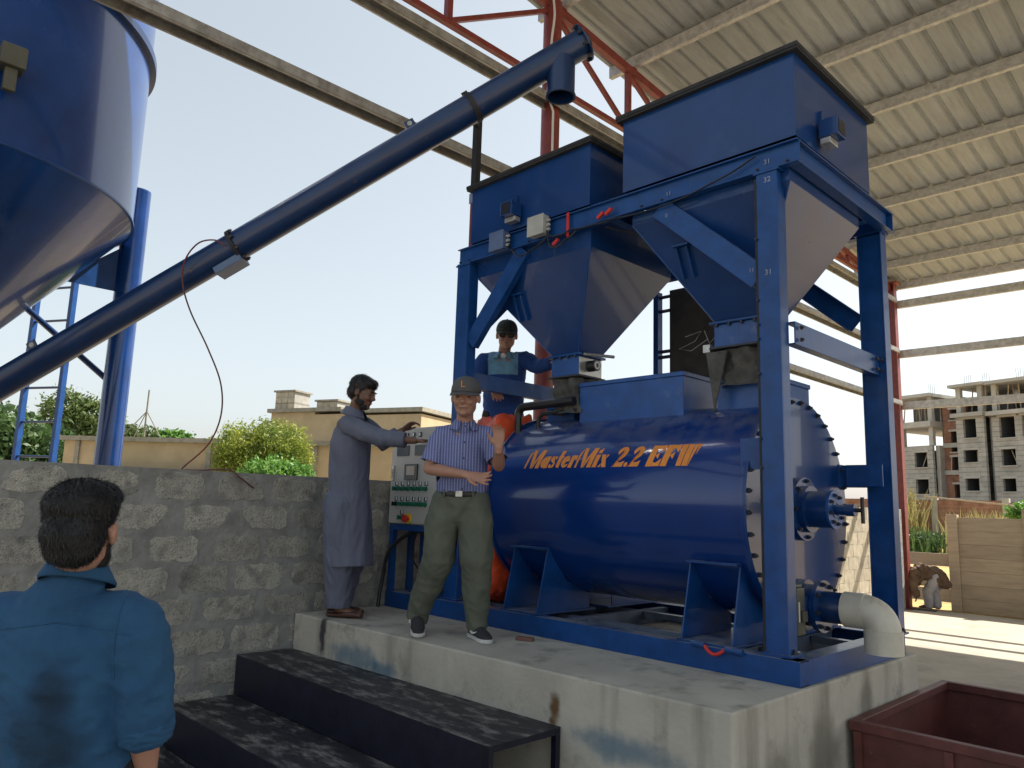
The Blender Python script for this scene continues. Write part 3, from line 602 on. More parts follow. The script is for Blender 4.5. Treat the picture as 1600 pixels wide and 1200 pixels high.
# ------------------------------------------------------------------ hoppers
def hopper(lbl, x0, x1, y0, y1, zt, xo, yo, zo, so_=.17, cable=False):
    cx, cy = (x0+x1)/2, (y0+y1)/2
    h = thing('weighing_hopper', lbl, 'hopper', (cx, cy, HT), 'square blue hoppers over the drum')
    th = .006; zb = HT+.012
    for nm, b in (('s', (x0, x1, y0, y0+th)), ('s', (x0, x1, y1-th, y1)), ('s', (x0, x0+th, y0+th, y1-th)), ('s', (x1-th, x1, y0+th, y1-th))):
        MB().box(*b, zb, zt).build('side_plate', m_blue, h)
    # rim
    MB().box(x0-.035, x1+.035, y0-.035, y0-.001, zt-.002, zt+.012).box(x0-.035, x1+.035, y1+.001, y1+.035, zt-.002, zt+.012).box(x0-.035, x0-.001, y0, y1, zt-.002, zt+.012).box(x1+.001, x1+.035, y0, y1, zt-.002, zt+.012).build('rim', m_rim, h)
    MB().box(x0-.04, x1+.04, y0-.04, y1+.04, zt+.013, zt+.040).build('seal_cover', m_rim, h, bevel=.004)
    # cone
    zs_ = 3.47 if cx < -1.5 else 3.53; yf, x1_ = .112, (x1-.04 if cx < -1.5 else x1-.075)
    a = [(x0+.03, yf), (x1_, yf), (x1_, y1-.01), (x0+.03, y1-.01)]; s2 = so_
    MB().box(x0+.03, x1_, yf, y1-.01, zs_+.001, HT+.0115).build('skirt', m_blue, h)
    b = [(xo-s2, yo-s2), (xo+s2, yo-s2), (xo+s2, yo+s2), (xo-s2, yo+s2)]
    v = [(x, y, zs_) for x, y in a]+[(x, y, zo) for x, y in b]
    MB().add(v, [(0,1,5,4),(1,2,6,5),(2,3,7,6),(3,0,4,7),(3,2,1,0),(4,5,6,7)]).build('cone', m_blue, h)
    for i in (0, 1):
        p, q = Vector(v[i]), Vector(v[i+4]); MB().bar(p, q, .008, .008).build('weld_seam', m_bluef, h)
    # slide gate at the outlet
    MB().box(xo-s2-.03, xo+s2+.03, yo-s2-.03, yo+s2+.03, zo-.018, zo-.001).build('outlet_flange', m_bluef, h, bevel=.003)
    gt = MB().box(xo-s2-.005, xo+s2+.005, yo-s2-.005, yo+s2+.005, zo-.165, zo-.019).build('slide_gate', m_bluetop, h, bevel=.003)
    MB().box(xo-s2-.03, xo+s2+.03, yo-s2-.03, yo+s2+.03, zo-.18, zo-.166).build('outlet_flange', m_bolt, h, bevel=.003)
    for k in range(4): boltat((xo-s2+.02+k*(2*s2-.04)/3, yo-s2-.018, zo-.018), (0, 0, -1), h, .8)
    if cx < -1.5:
        MB().box(xo+s2+.006, xo+s2+.012, yo-s2, yo+s2, zo-.16, zo-.03).build('side_cover', m_zinc, gt)
        k_ = MB().tube((xo+s2+.012, yo-.02, zo-.09), (xo+s2+.09, yo-.02, zo-.09), .042, 24).build('gate_knob', m_black, gt, smooth=40)
        MB().pipe((xo+s2+.088, yo-.02, zo-.09), (xo+s2+.094, yo-.02, zo-.09), .030, .018, 24).build('knob_ring', m_white, k_)
        MB().tube((xo+s2+.03, yo-s2+.02, zo-.01), (xo+s2+.14, yo-s2+.25, zo-.01), .012, 10).build('lever', m_zinc, h, smooth=40)
    else:
        MB().box(xo-s2-.085, xo-s2-.035, yo-s2-.01, yo-s2+.06, zo-.19, zo-.14).build('gate_stop', m_zinc, h)
    # lifting handle on the cone's front face
    t = .48; P_ = Vector((x0+.30*(x1-x0) if cx > -1.5 else x0+.33*(x1-x0), y0+.03, HT)); 
    f0 = lambda u, s_: Vector((v[0][0]+(v[4][0]-v[0][0])*s_+u*((v[1][0]+(v[5][0]-v[1][0])*s_)-(v[0][0]+(v[4][0]-v[0][0])*s_)), v[0][1]+(v[4][1]-v[0][1])*s_-.014, v[0][2]+(v[4][2]-v[0][2])*s_))
    pz = lambda z: f0(0, (zs_-z)/(zs_-zo)).y
    hx = f0(.16, .40).x; z0h, z1h = f0(0, .30).z, f0(0, .58).z
    for dx in (0, .075): MB().bar((hx+dx, pz(z0h)-.004, z0h), (hx+dx, pz(z1h)-.004, z1h), .012, .03, side=(1, 0, 0)).build('handle', m_bluef, h)
    MB().box(hx-.02, hx+.095, pz(z0h)-.03, pz(z0h)+.01, z0h, z0h+.012).build('handle_plate', m_bluef, h)
    return h, v
hB, vB = hopper('nearer, larger-looking square blue hopper under the roof, at the right end of the frame', -1.155, .045, .042, 1.12, 4.255, -.55, .58, 2.86, .15)
hA, vA = hopper('farther square blue hopper on the left half of the frame, under the auger spout', -2.70, -1.445, .045, 1.12, 4.205, -1.965, .54, 2.80, .13)
# load-cell housings
def cell(parent, c, nrm):
    c = Vector(c); n = Vector(nrm); s_ = Vector((0, 0, 1)).cross(n)
    o = MB().obox(c+n*.075, n*.055, s_*.06, (0, 0, .055)).build('load_cell_bracket', m_blue, parent, bevel=.004)
    MB().obox(c+n*.1315, n*.001, s_*.045, (0, 0, .042)).build('recess_shade_plate', m_black, o)  # black plate on the face imitates the shade of a hollow
    MB().obox(c+n*.01+Vector((0, 0, .08)), n*.01, s_*.008, (0, 0, .06)).build('bracket_rib', m_blue, o)
    MB().obox(c+n*.055+Vector((0, 0, -.075)), n*.03, s_*.055, (0, 0, .018)).build('load_cell', m_zinc, o, bevel=.003)
cell(hB, (.045, .36, 3.875), (1, 0, 0)); cell(hA, (-2.16, .045, 3.875), (0, -1, 0))
# canvas sleeves
def sleeve(parent, x, y, z0, z1, r, nm='canvas_sleeve', skew=0):
    b = MB(); n = 40; rows = 12; v = []
    for j in range(rows+1):
        t = j/rows; z = z0+(z1-z0)*t
        for i in range(n):
            a = 2*PI*i/n; rr = r*(1+.10*math.sin(5*a+3*t+skew)+.09*math.sin(9*a-6*t)+.06*math.sin(t*17+2*a))*(1-.12*math.sin(t*PI))
            c_, s_ = math.cos(a), math.sin(a); k = 1/max(abs(c_), abs(s_)) if 1 else 1
            v.append((x+rr*c_*min(k, 1.25), y+rr*s_*min(k, 1.25), z))
    f = [(j*n+i, j*n+(i+1) % n, (j+1)*n+(i+1) % n, (j+1)*n+i) for j in range(rows) for i in range(n)]
    return b.add(v, f).build(nm, m_canvas, parent, smooth=60)
sleeve(hA, -1.965, .54, 2.615, 2.35, .135); sl2 = sleeve(hB, -.55, .58, 2.675, 2.44, .15, skew=2)
MB().add([(-.75, .40, 2.66), (-.60, .395, 2.66), (-.69, .39, 2.28), (-.75, .415, 2.66), (-.60, .41, 2.66), (-.69, .40, 2.28)], [(0,1,2),(3,5,4),(0,3,4,1),(1,4,5,2),(2,5,3,0)]).build('loose_canvas', m_canvas, hB)

# ------------------------------------------------------------------ black panel with its blue ladder post, behind the mixer
bp_ = thing('panel_screen', 'dark rubber panel hanging on a blue post behind the mixer, scribbled with chalk', 'panel', (-1.65, 1.75, .8))
MB().box(-1.92, -1.27, 1.74, 1.76, 2.55, 3.60).build('panel', m_rubber, bp_, bevel=.004)
MB().bar((-2.05, 1.75, .93), (-2.05, 1.75, 3.60), .05, .07).build('post', m_bluef, bp_)
for z in (2.6, 2.82, 3.0, 3.05, 3.42, 3.55): MB().tube((-2.024, 1.75, z), (-1.922, 1.75, z), .016, 8).build('peg', m_bolt, bp_, smooth=40)
sc_ = [(-1.66, 3.15), (-1.50, 3.18), (-1.56, 3.10), (-1.72, 3.05), (-1.60, 3.02), (-1.44, 3.10), (-1.47, 3.18), (-1.42, 3.06), (-1.36, 3.12), (-1.33, 3.05), (-1.28, 3.10), (-1.24, 3.04)]
MB().path([(x-.1, 1.7385, z) for x, z in sc_], .0025, 6).build('chalk_scribble', m_white, bp_)

# ------------------------------------------------------------------ auger
A0 = Vector((-5.62, -3.04, 2.03)); A1 = Vector((-1.70, .24, 5.19)); AX = (A1-A0).normalized()
A0 = A0-AX*.35
au = thing('auger_conveyor', 'long dark blue tubular auger rising from the silo to a round spout above the hoppers', 'auger', tuple(A0))
AR = .112
MB().tube(A0, A1, AR, 40).build('tube', m_bluea, au, smooth=40)
sp = Vector((-1.838, .15, 0)); sp = A0+AX*((sp-A0).to_2d().length/AX.to_2d().length)
MB().pipe(sp+Vector((0, 0, -.04)), sp+Vector((0, 0, -.33)), .107, .1, 36).build('spout', m_bluea, au, smooth=40)
MB().pipe(sp+Vector((0, 0, -.33)), sp+Vector((0, 0, -.345)), .116, .1, 36).build('spout_lip', m_bluea, au, smooth=40)
e_ = MB().tube(A1, A1+AX*.012, .145, 32).build('end_flange', m_bluea, au, smooth=40)
MB().tube(A1+AX*.012, A1+AX*.05, .06, 20).build('end_bearing', m_bolt, au, smooth=40)
pn = AX.orthogonal().normalized(); pb = AX.cross(pn)
for k in range(8):
    a = k*PI/4; boltat(A1+(pn*math.cos(a)+pb*math.sin(a))*.128-AX*.001, -AX, e_, 1.3)
def clampring(d, hang=False):
    c = A0+AX*d
    o = MB().tube(c-AX*.022, c+AX*.022, AR+.006, 36).build('clamp_band', m_rim, au, smooth=40)
    MB().obox(c+Vector((0, 0, 1)).cross(AX).normalized()*(-.0)+AX.cross(Vector((0, 0, 1)).cross(AX)).normalized()*(AR+.02), AX*.022, pb*.02, pn*.025).build('clamp_lug', m_rim, o)
upn = AX.cross(Vector((0, 0, 1)).cross(AX)).normalized()*1
if upn.z < 0: upn = -upn
dpost = (Vector((-2.76, -.66, 0))-Vector((A0.x, A0.y, 0))).length/AX.to_2d().length
t_of = lambda x: (x-A0.x)/AX.x
clampring(t_of(-2.34)); 
c = A0+AX*t_of(-3.72)     # flanged joint
fj = MB().tube(c-AX*.014, c+AX*.014, .135, 32).build('joint_flange', m_rim, au, smooth=40)
for k in range(8):
    a = k*PI/4; boltat(c+(pn*math.cos(a)+pb*math.sin(a))*.122+AX*.014, AX, fj, 1.1)
for x in (-2.655, -4.87):
    c = A0+AX*t_of(x); sd_ = AX
    MB().obox(c+upn*(AR+.035), AX*.04, upn*.04, Vector((0, 0, 1)).cross(AX).normalized()*.006).build('lifting_eye', m_bluea, au, bevel=.01)
    q = c+upn*(AR+.042); s__ = Vector((0, 0, 1)).cross(AX).normalized()
    MB().tube(q-s__*.0075, q+s__*.0075, .02, 16).build('eye_hole', m_boxg, au)
c = A0+AX*t_of(-3.79); dn = -upn   # inspection box under the tube
MB().obox(c+dn*(AR+.012)+s__*0, AX*.115, dn*.03, s__*.075).build('inspection_hatch', m_boxb, au, bevel=.004)
# red/dark post that carries the auger
po = thing('auger_post', 'slim post of red and dark steel between the frame and the auger', 'post', (-2.735, .10, HT))
MB().bar((-2.735, .10, HT+.001), (-2.735, .10, 4.27), .05, .05).build('red_section', m_red, po)
MB().bar((-2.735, .10, 4.271), (-2.735, .10, 4.90), .055, .055).build('dark_section', m_rim, po)
MB().bar((-2.735, .10, 4.82), (-2.44, -.36, 4.69), .045, .03).build('saddle_arm', m_rim, po)
MB().box(-2.767, -2.703, .066, .0715, 4.12, 4.21).build('bracket_plate', m_zinc, po)

# cable hanging off the auger
def spline(P, n=12):
    P = [Vector(p) for p in P]; P = [P[0]*2-P[1]]+P+[P[-1]*2-P[-2]]; o = []
    for i in range(1, len(P)-2):
        for t in np.linspace(0, 1, n)[:-1]:
            a, b, c_, d = P[i-1:i+3]; o.append(.5*((2*b)+(-a+c_)*t+(2*a-5*b+4*c_-d)*t*t+(-a+3*b-3*c_+d)*t**3))
    o.append(P[-2]); return o
cb_ = MB().path(spline([(-3.60, -1.59, 3.50), (-3.652, -1.651, 3.539), (-3.738, -1.733, 3.512), (-3.816, -1.785, 3.391), (-3.848, -1.779, 3.226), (-3.827, -1.71, 3.015), (-3.76, -1.576, 2.737), (-3.717, -1.473, 2.481), (-3.739, -1.441, 2.245), (-3.80, -1.49, 2.03), (-3.90, -1.62, 1.85), (-3.86, -1.60, 1.838), (-3.76, -1.53, 1.838), (-3.60, -1.40, 1.845), (-3.555, -1.33, 1.79), (-3.56, -1.22, 1.72)]), .0058, 8)
tag(cb_.build('hanging_cable', M('red_black_cable', (.05, .03, .03), .5, col2=(.16, .02, .02), scale=2.2), smooth=60), 'thin red and black cable looping down from the auger onto the block wall', 'cable')

# ------------------------------------------------------------------ control cabinet
cab = thing('control_cabinet', 'grey control cabinet with green push buttons and a red stop on blue legs', 'control panel', (-3.2, .1, ZB))
X0, X1, Z0, Z1 = -3.535, -2.875, 1.475, 2.27
body = MB().box(X0, X1, -.0, .24, Z0, Z1-.002).build('housing', m_cab, cab, bevel=.006)
MB().box(X0+.006, X1-.006, -.022, -.0005, Z0+.006, Z1-.012).build('door', m_cab, cab, bevel=.006)
FY = -.0225
def pnl(nm, x0, x1, z0, z1, mt, d=.008, par=cab, y=FY): return MB().box(x0, x1, y-d, y, z0, z1).build(nm, mt, par, bevel=.0015)
pnl('meter_window', -3.45, -3.285, 2.035, 2.12, m_screen); pnl('meter_window', -3.205, -3.02, 2.035, 2.12, m_screen)
h_ = pnl('touch_display', -3.325, -3.155, 1.835, 1.965, m_screen, .014); pnl('display_glass', -3.295, -3.185, 1.875, 1.95, m_screenl, .002, h_, FY-.0145)
for x in (-3.40, -3.315, -3.23, -3.145): 
    q = pnl('indicator', x-.015, x+.015, 2.185, 2.225, m_screen, .01); pnl('label_card', x-.01, x+.01, 2.195, 2.22, m_white, .002, q, FY-.0105)
def button(x, z, mt, lab=True):
    b = MB().tube((x, FY, z), (x, FY-.012, z), .019, 20).tube((x, FY-.012, z), (x, FY-.028, z), .014, 20).box(x-.005, x+.005, FY-.045, FY-.032, z-.018, z+.018).build('push_button', mt, cab, smooth=40)
    if lab:
        q = MB().box(x-.018, x+.020, FY-.004, FY-.0005, z+.024, z+.058).build('button_plate', m_screen, b); MB().box(x-.001, x+.017, FY-.006, FY-.0045, z+.03, z+.056).build('label_card', m_white, q)
    return b
for r, z in enumerate((1.765, 1.64)):
    for k in range(6): button(-3.435+k*.079+r*.003, z, m_green if (r, k) != (1, 0) else m_screen)
button(-3.345, 1.53, m_green)
es = MB().tube((-3.25, FY, 1.525), (-3.25, FY-.006, 1.525), .043, 28).build('stop_collar', m_yel, cab, smooth=40)
MB().tube((-3.25, FY-.006, 1.525), (-3.25, FY-.03, 1.525), .016, 16).tube((-3.25, FY-.03, 1.525), (-3.25, FY-.05, 1.525), .030, 24).build('emergency_stop', m_redp, es, smooth=40)
MB().box(-3.498, -3.474, FY-.018, FY, 1.83, 1.955).tube((-3.486, FY-.02, 1.85), (-3.486, FY-.028, 1.935), .006, 8).build('door_handle', m_zinc, cab, bevel=.004)
for x in (X0+.03, X1-.03):
    for y in (.02, .21): MB().bar((x, y, ZB+.001), (x, y, Z0-.051), .045, .045).build('leg', m_bluef, cab)
MB().box(X0+.005, X1-.005, -.004, .235, Z0-.05, Z0-.001).build('stand_frame', m_bluef, cab)
MB().bar((-3.35, .21, ZB), (-3.35, .21, Z0-.051), .03, .03).build('leg_post', m_bluef, cab)
for i, P in enumerate(([(-3.50, -.10, .808), (-3.52, -.06, 1.0), (-3.47, -.04, 1.25), (-3.30, .02, 1.395), (-3.14, .05, 1.415), (-3.03, .10, 1.30), (-2.96, .15, 1.05), (-2.97, .2, .96)],
    [(-3.05, .12, 1.47), (-3.0, .1, 1.2), (-3.12, .12, 1.0), (-3.2, .2, .95)], [(-3.12, .12, 1.47), (-2.98, .14, 1.25), (-3.02, .12, 1.05), (-2.95, .2, .95)], [(-3.3, .12, 1.46), (-3.4, .15, 1.2), (-3.15, .16, 1.02), (-3.0, .2, .95)])):
    MB().path(spline(P), .016 if i == 0 else .007, 10).build('cable', m_black, cab, smooth=60)
MB().path([(-3.54, .03, 2.2), (-3.56, .0, 1.9), (-3.55, .02, 1.6)], .004, 6).build('earth_wire', m_yel, cab)

# ------------------------------------------------------------------ orange bulk bag and work platform
def lumpy(nm, c, hx, hy, hz, mt, lbl, cat, sd=0, e=.55):
    b = MB(); nu, nv = 64, 40; v = []; c = Vector(c)
    sg = lambda a, p: math.copysign(abs(a)**p, a)
    for j in range(nv+1):
        th = -PI/2+PI*j/nv
        for i in range(nu):
            ph = 2*PI*i/nu
            p = Vector((hx*sg(math.cos(th), e)*sg(math.cos(ph), e), hy*sg(math.cos(th), e)*sg(math.sin(ph), e), hz*sg(math.sin(th), e)))
            k = noise.fractal(p*3.2+Vector((sd, 0, 0)), 1, 2, 5)*.10+(abs(noise.noise(Vector((p.x*9, p.y*9, p.z*3+sd))))-.2)*.12+(abs(noise.noise(Vector((p.x*22, p.y*22, p.z*9+sd))))-.2)*.05
            v.append(c+p*(1+k))
    f = [(j*nu+i, j*nu+(i+1) % nu, (j+1)*nu+(i+1) % nu, (j+1)*nu+i) for j in range(nv) for i in range(nu)]
    o = b.add(v, f).build(nm, mt, None, smooth=180); return tag(o, lbl, cat)
lumpy('bulk_bag', (-2.68, .58, 1.63), .245, .44, .72, m_orange, 'crumpled orange tarpaulin bag behind the walking man at the left end of the drum', 'bag', 3)
wp = thing('work_platform', 'small blue standing platform hidden behind the cabinet, under the man in sunglasses', 'platform', (-3.1, .95, .8))
MB().box(-3.42, -2.88, .62, 1.35, 1.52, 1.545).build('deck', m_bluef, wp)
for x in (-3.38, -2.92):
    for y in (.66, 1.31): MB().bar((x, y, ZB), (x, y, 1.519), .05, .05).build('leg', m_bluef, wp)

# ------------------------------------------------------------------ silo
sx, sy = -6.0, -3.2
silo = thing('storage_silo', 'huge blue steel silo with a conical bottom on round legs, top left', 'silo', (sx, sy, -.16))
def cyl(z0, z1, r0, r1, nm, mt, n=160): return MB().tube((sx, sy, z0), (sx, sy, z1), r0, n, r1, cap=False).build(nm, mt, silo, smooth=40)
cyl(4.10, 5.62, 1.6, 1.6, 'shell', m_blues); cyl(5.69, 10.5, 1.6, 1.6, 'shell', m_blues)
cyl(2.40, 4.098, .15, 1.6, 'cone', m_blues)
MB().pipe((sx, sy, 4.085), (sx, sy, 4.10), 1.612, 1.58, 160).build('edge_ring', m_bluef, silo)
MB().pipe((sx, sy, 5.62), (sx, sy, 5.69), 1.65, 1.55, 160).build('flange_ring', m_bluea, silo)
MB().tube((sx, sy, 10.5), (sx, sy, 10.6), 1.6, 96, .3).build('roof', m_bluef, silo, smooth=40)
MB().tube((sx, sy, 1.95), (sx, sy, 2.40), .15, 32).build('outlet', m_bluef, silo, smooth=40)
for a in (90, 180, 270, 0):
    dx, dy = math.cos(R_(a)), math.sin(R_(a)); R2 = 1.725; lx, ly = sx+dx*R2-.14, sy+dy*R2
    lg = MB().tube((lx, ly, -.16), (lx, ly, 4.68), .118, 40).build('leg', m_blues, silo, smooth=40)
    MB().tube((lx, ly, 4.68), (lx, ly, 4.695), .116, 40).build('leg_cap', m_bluef, lg)
    MB().prism([(lx-dx*.11, ly-dy*.11, 3.62), (lx-dx*.11, ly-dy*.11, 4.06), (lx-dx*.62, ly-dy*.62, 3.62)], (-dy*.012, dx*.012, 0)).build('gusset', m_bluef, lg)
    MB().box(lx-.2, lx+.2, ly-.2, ly+.2, -.16, -.14).build('base_plate', m_bluef, lg)
    a2 = R_(a+90); l2 = Vector((sx+math.cos(a2)*R2, sy+math.sin(a2)*R2, 0)); l1 = Vector((lx, ly, 0)); d = (l2-l1).normalized()
    if a == 90: MB().tube(l1+d*.10+Vector((0, 0, 2.75)), l1+d*1.05+Vector((0, 0, 3.5)), .03, 14).build('strut', m_bluea, silo, smooth=40)
# weld-on bracket at the left edge of the picture
MB().box(-4.42, -4.26, -3.02, -2.86, 4.62, 4.78).box(-4.36, -4.30, -2.98, -2.90, 4.45, 4.62).build('pipe_bracket', m_olive, silo, bevel=.01)
# ladder
la = thing('silo_ladder', 'narrow blue ladder behind the silo, rising past its cone', 'ladder', (-7.85, -1.69, -.16))
for p in ((-8.138, -1.834), (-7.66, -1.58)): MB().bar((p[0], p[1], -.16), (p[0], p[1], 8), .05, .06, side=(1, .5, 0)).build('rail', m_bluef, la)
for k in range(20): MB().tube((-8.11, -1.82, .1+k*.385), (-7.69, -1.596, .1+k*.385), .014, 10).build('rung', m_bluea, la, smooth=40)

# ------------------------------------------------------------------ maroon skip
bn = thing('maroon_skip', 'open dark red steel skip box standing beside the plinth', 'skip', (.85, 1.25, -.1))
bx0, bx1, by0, by1, bz = .045, 2.45, .46, 2.02, .59
for nm, b in (('f', (bx0+.02, bx1-.02, by0+.02, by0+.026)), ('b', (bx0+.02, bx1-.02, by1-.026, by1-.02)), ('l', (bx0+.02, bx0+.026, by0+.0265, by1-.0265)), ('r', (bx1-.026, bx1-.02, by0+.0265, by1-.0265))):
    MB().box(*b, -.02, bz-.05).build('side_plate', m_bin, bn)
MB().box(bx0+.02, bx1-.02, by0+.02, by1-.02, -.035, -.021).build('floor_plate', m_bin, bn)
MB().box(bx0, bx1, by0, by0+.05, bz-.049, bz).build('rim', m_bin, bn, bevel=.004); MB().box(bx0, bx1, by1-.05, by1, bz-.049, bz).build('rim', m_bin, bn, bevel=.004)
MB().box(bx0, bx0+.05, by0+.0505, by1-.0505, bz-.049, bz).build('rim', m_bin, bn, bevel=.004); MB().box(bx1-.05, bx1, by0+.0505, by1-.0505, bz-.049, bz).build('rim', m_bin, bn, bevel=.004)
for x in (bx0+.025, .50, .95, 1.40, 1.85, bx1-.065): MB().box(x, x+.04, by0-.005, by0+.019, -.08, bz-.05).build('stiffener', m_bin, bn)
for x in (bx0+.03, bx1-.13): MB().box(x, x+.1, by0+.03, by1-.03, -.099, -.036).build('skid', m_bin, bn)

# ------------------------------------------------------------------ plank fence
fe = thing('plank_fence', 'pale precast plank fence with square posts beyond the concrete floor', 'fence', (-2.98, 13.42, -.13))
for i, x in enumerate((-4.32, -2.98, -1.68, -.38, .92, 2.22, 3.52, 4.82)):
    MB().box(x-.095, x+.095, 13.35, 13.5, -.14, 1.76+(.12 if i > 1 else 0)).build('post', m_plank, fe, bevel=.006)
def plank(x0, x1, z, h): MB().box(x0, x1, 13.40+random.uniform(-.004, .004), 13.45, z+random.uniform(0, .0008), z+h).build('plank', m_plank, fe, bevel=.004)
for i, x in enumerate((-2.98, -1.68, -.38, .92, 2.22, 3.52)):
    for k in range(7): plank(x+.096, x+1.204, -.14+k*.264, .2628)
plank(-4.22, -3.076, .72, .25); plank(-4.22, -3.076, .02, .26); plank(-4.22, -3.076, .30, .15)
mat_ = MB().obox((-3.35, 12.62, -.088), (.22, .03, 0), (-.02, .12, 0), (0, 0, .010)).build('cement_sack', m_canvas, bevel=.006); tag(mat_, 'flattened empty sack on the floor at the foot of the red corner column', 'sack')

# ------------------------------------------------------------------ yellow buildings, far left
def frame_of(o, u):
    o = Vector((*o, 0)); u = Vector((*u, 0)).normalized(); n = Vector((u.y, -u.x, 0))   # n points to the viewer's side
    return lambda a, d, z: o+u*a-n*d+Vector((0, 0, z))
def lbox(L, a0, a1, d0, d1, z0, z1, b=None):
    b = b or MB(); v = [L(a, d, z) for z in (z0, z1) for a, d in ((a0, d0), (a1, d0), (a1, d1), (a0, d1))]
    return b.add(v, [(0,3,2,1),(4,5,6,7),(0,1,5,4),(1,2,6,5),(2,3,7,6),(3,0,4,7)])
L = frame_of((-20.85, 1.76), (.785, .62))
yb = thing('yellow_outbuilding', 'long low ochre plastered building with a flat roof beyond the block wall', 'building', tuple(L(4, 2, -.16)))
lbox(L, 0, 9.2, 0, 4, -.16, 3.0).build('wall', m_plaster, yb); lbox(L, -.12, 9.3, -.12, 4.1, 3.001, 3.12).build('coping', m_cope, yb)
for a in (.35, 4.05, 6.9): lbox(L, a, a+.12, -.06, -.001, -.16, 2.99).build('pilaster', m_cope, yb)
lbox(L, 1.2, 5.2, -.42, -.3, -.16, 2.30).build('boundary_wall', m_cope, yb)
for a in (2.62, 2.9, 3.1, 3.5, 3.75): lbox(L, a, a+.14, -.424, -.4205, 2.18, 2.27).build('vent_block', m_dark, yb)
L = frame_of((-22.48, 8.36), (.933, .361))
hs = thing('yellow_house', 'taller ochre house with a parapet and a brick tank stand on its roof', 'building', tuple(L(1, 3, -.16)))
b = MB(); lbox(L, 0, 1.85, 0, 7, -.16, 4.55, b); lbox(L, 1.85, 3.4, 0, 7, 3.35, 4.46, b); lbox(L, 3.4, 6, 0, 7, -.16, 4.4, b); lbox(L, 1.85, 3.4, .3, 7, -.16, 2.5, b)
b.build('wall', m_plaster, hs)
lbox(L, -2.9, -.001, 3, 7.1, -.16, 4.5).build('wall', m_cope, hs)
lbox(L, -.1, 3.0, -.12, 7, 4.551, 4.68).build('coping', m_cope, hs); lbox(L, 3.0, 6.1, -.12, 7, 4.47, 4.6).build('coping', m_cope, hs)
lbox(L, -3.0, -.101, 2.9, 7.2, 4.501, 4.66).build('coping', m_cope, hs)
lbox(L, 1.7, 3.5, -.5, .0, 3.36, 3.46).build('window_hood', m_cope, hs); lbox(L, 1.95, 2.05, -.05, .05, 2.5, 3.36).build('mullion', m_cope, hs)
for a0, a1, z1 in ((-.05, .78, 5.36), (1.75, 2.6, 4.98)):
    tk = lbox(L, a0, a1, .2, 1.0, 4.681, z1-.06).build('tank_stand', m_apt, hs); lbox(L, a0-.06, a1+.06, .14, 1.06, z1-.059, z1).build('slab', m_cope, tk)
    for k in range(3):
        zz = 4.72+k*.2
        if zz+.16 < z1-.06:
            for q in range(3): lbox(L, a0+.02+q*.27, a0+.26+q*.27, .185, .199, zz, zz+.17).build('block', m_blocks, tk)
L = frame_of((-17.0, 11.0), (.933, .361))
y3 = thing('yellow_shed', 'small ochre flat roofed shed seen just left of the control cabinet', 'building', tuple(L(1, 1, -.16)))
lbox(L, -1, 4, 0, 3, -.16, 2.9).build('wall', m_plaster, y3); lbox(L, -1.1, 4.1, -.1, 3.1, 2.901, 3.0).build('coping', m_cope, y3)
ma = thing('antenna_mast', 'thin leaning antenna mast with stay wires on the low ochre building', 'antenna', (-29.85, 6.74, 0))
MB().tube((-29.9, 6.70, -.1), (-29.55, 6.65, 5.75), .035, 8).build('pole', m_cope, ma)
for p in ((-31.1, 5.6, 3.0), (-30.4, 6.2, 3.0), (-29.0, 7.6, 3.0)): MB().tube((-29.65, 6.68, 4.9), p, .02, 5).build('stay_wire', m_cope, ma)

# ------------------------------------------------------------------ unfinished apartment block
L = frame_of((-25.01, 73.01), (.951, -.308))
ap = thing('unfinished_apartments', 'unfinished grey block apartment building with timber props on its top floor', 'building', tuple(L(7, 5, -.16)))
def facade(a0, a1, z0, z1, holes, mt, d=0, nm='wall', th=.3):
    """wall with real openings; each opening gets its dark room, frame and sill"""
    zs = sorted({z0, z1, *[h[2] for h in holes], *[h[3] for h in holes]}); b = MB()
    for i in range(len(zs)-1):
        za, zb_ = zs[i], zs[i+1]; hh = sorted([h for h in holes if h[2] <= za+1e-6 and h[3] >= zb_-1e-6]); a = a0
        for h in hh: lbox(L, a, h[0], d, d+th, za, zb_, b); a = h[1]
        lbox(L, a, a1, d, d+th, za, zb_, b)
    b.build(nm, mt, ap)
    for h in holes:
        if len(h) > 4: continue
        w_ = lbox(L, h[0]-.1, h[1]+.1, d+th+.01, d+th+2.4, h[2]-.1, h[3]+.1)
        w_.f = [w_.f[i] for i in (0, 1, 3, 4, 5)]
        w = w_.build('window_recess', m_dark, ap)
        lbox(L, h[0]-.12, h[1]+.12, d-.12, d-.002, h[2]-.1, h[2]-.002).build('sill', m_aptc, w)
        lbox(L, h[0]-.16, h[1]+.16, d-.05, d-.002, h[3]+.002, h[3]+.18).build('lintel', m_aptc, w)
facade(.2, 4.95, -.16, 8.3, [(.45, 1.42, 3.9, 5.22), (.45, 1.42, 6.33, 7.7), (3.14, 4.4, 3.9, 5.24), (3.14, 4.4, 6.33, 7.7), (3.1, 4.4, .9, 2.3)], m_apt)
facade(5.3, 7.5, -.16, 12.4, [(6.0, 7.15, 10.6, 11.55), (5.97, 6.83, 7.7, 9.55), (5.95, 7.2, 6.0, 7.25), (6.04, 7.2, 2.9, 4.8)], m_brick, d=1.2)
facade(7.52, 9.95, -.16, 10.5, [(8.15, 9.27, 8.7, 10.35), (8.02, 9.28, 6.6, 7.66), (8.03, 9.24, 4.17, 5.22), (8.1, 9.2, .9, 2.3)], m_apt, d=-.35)
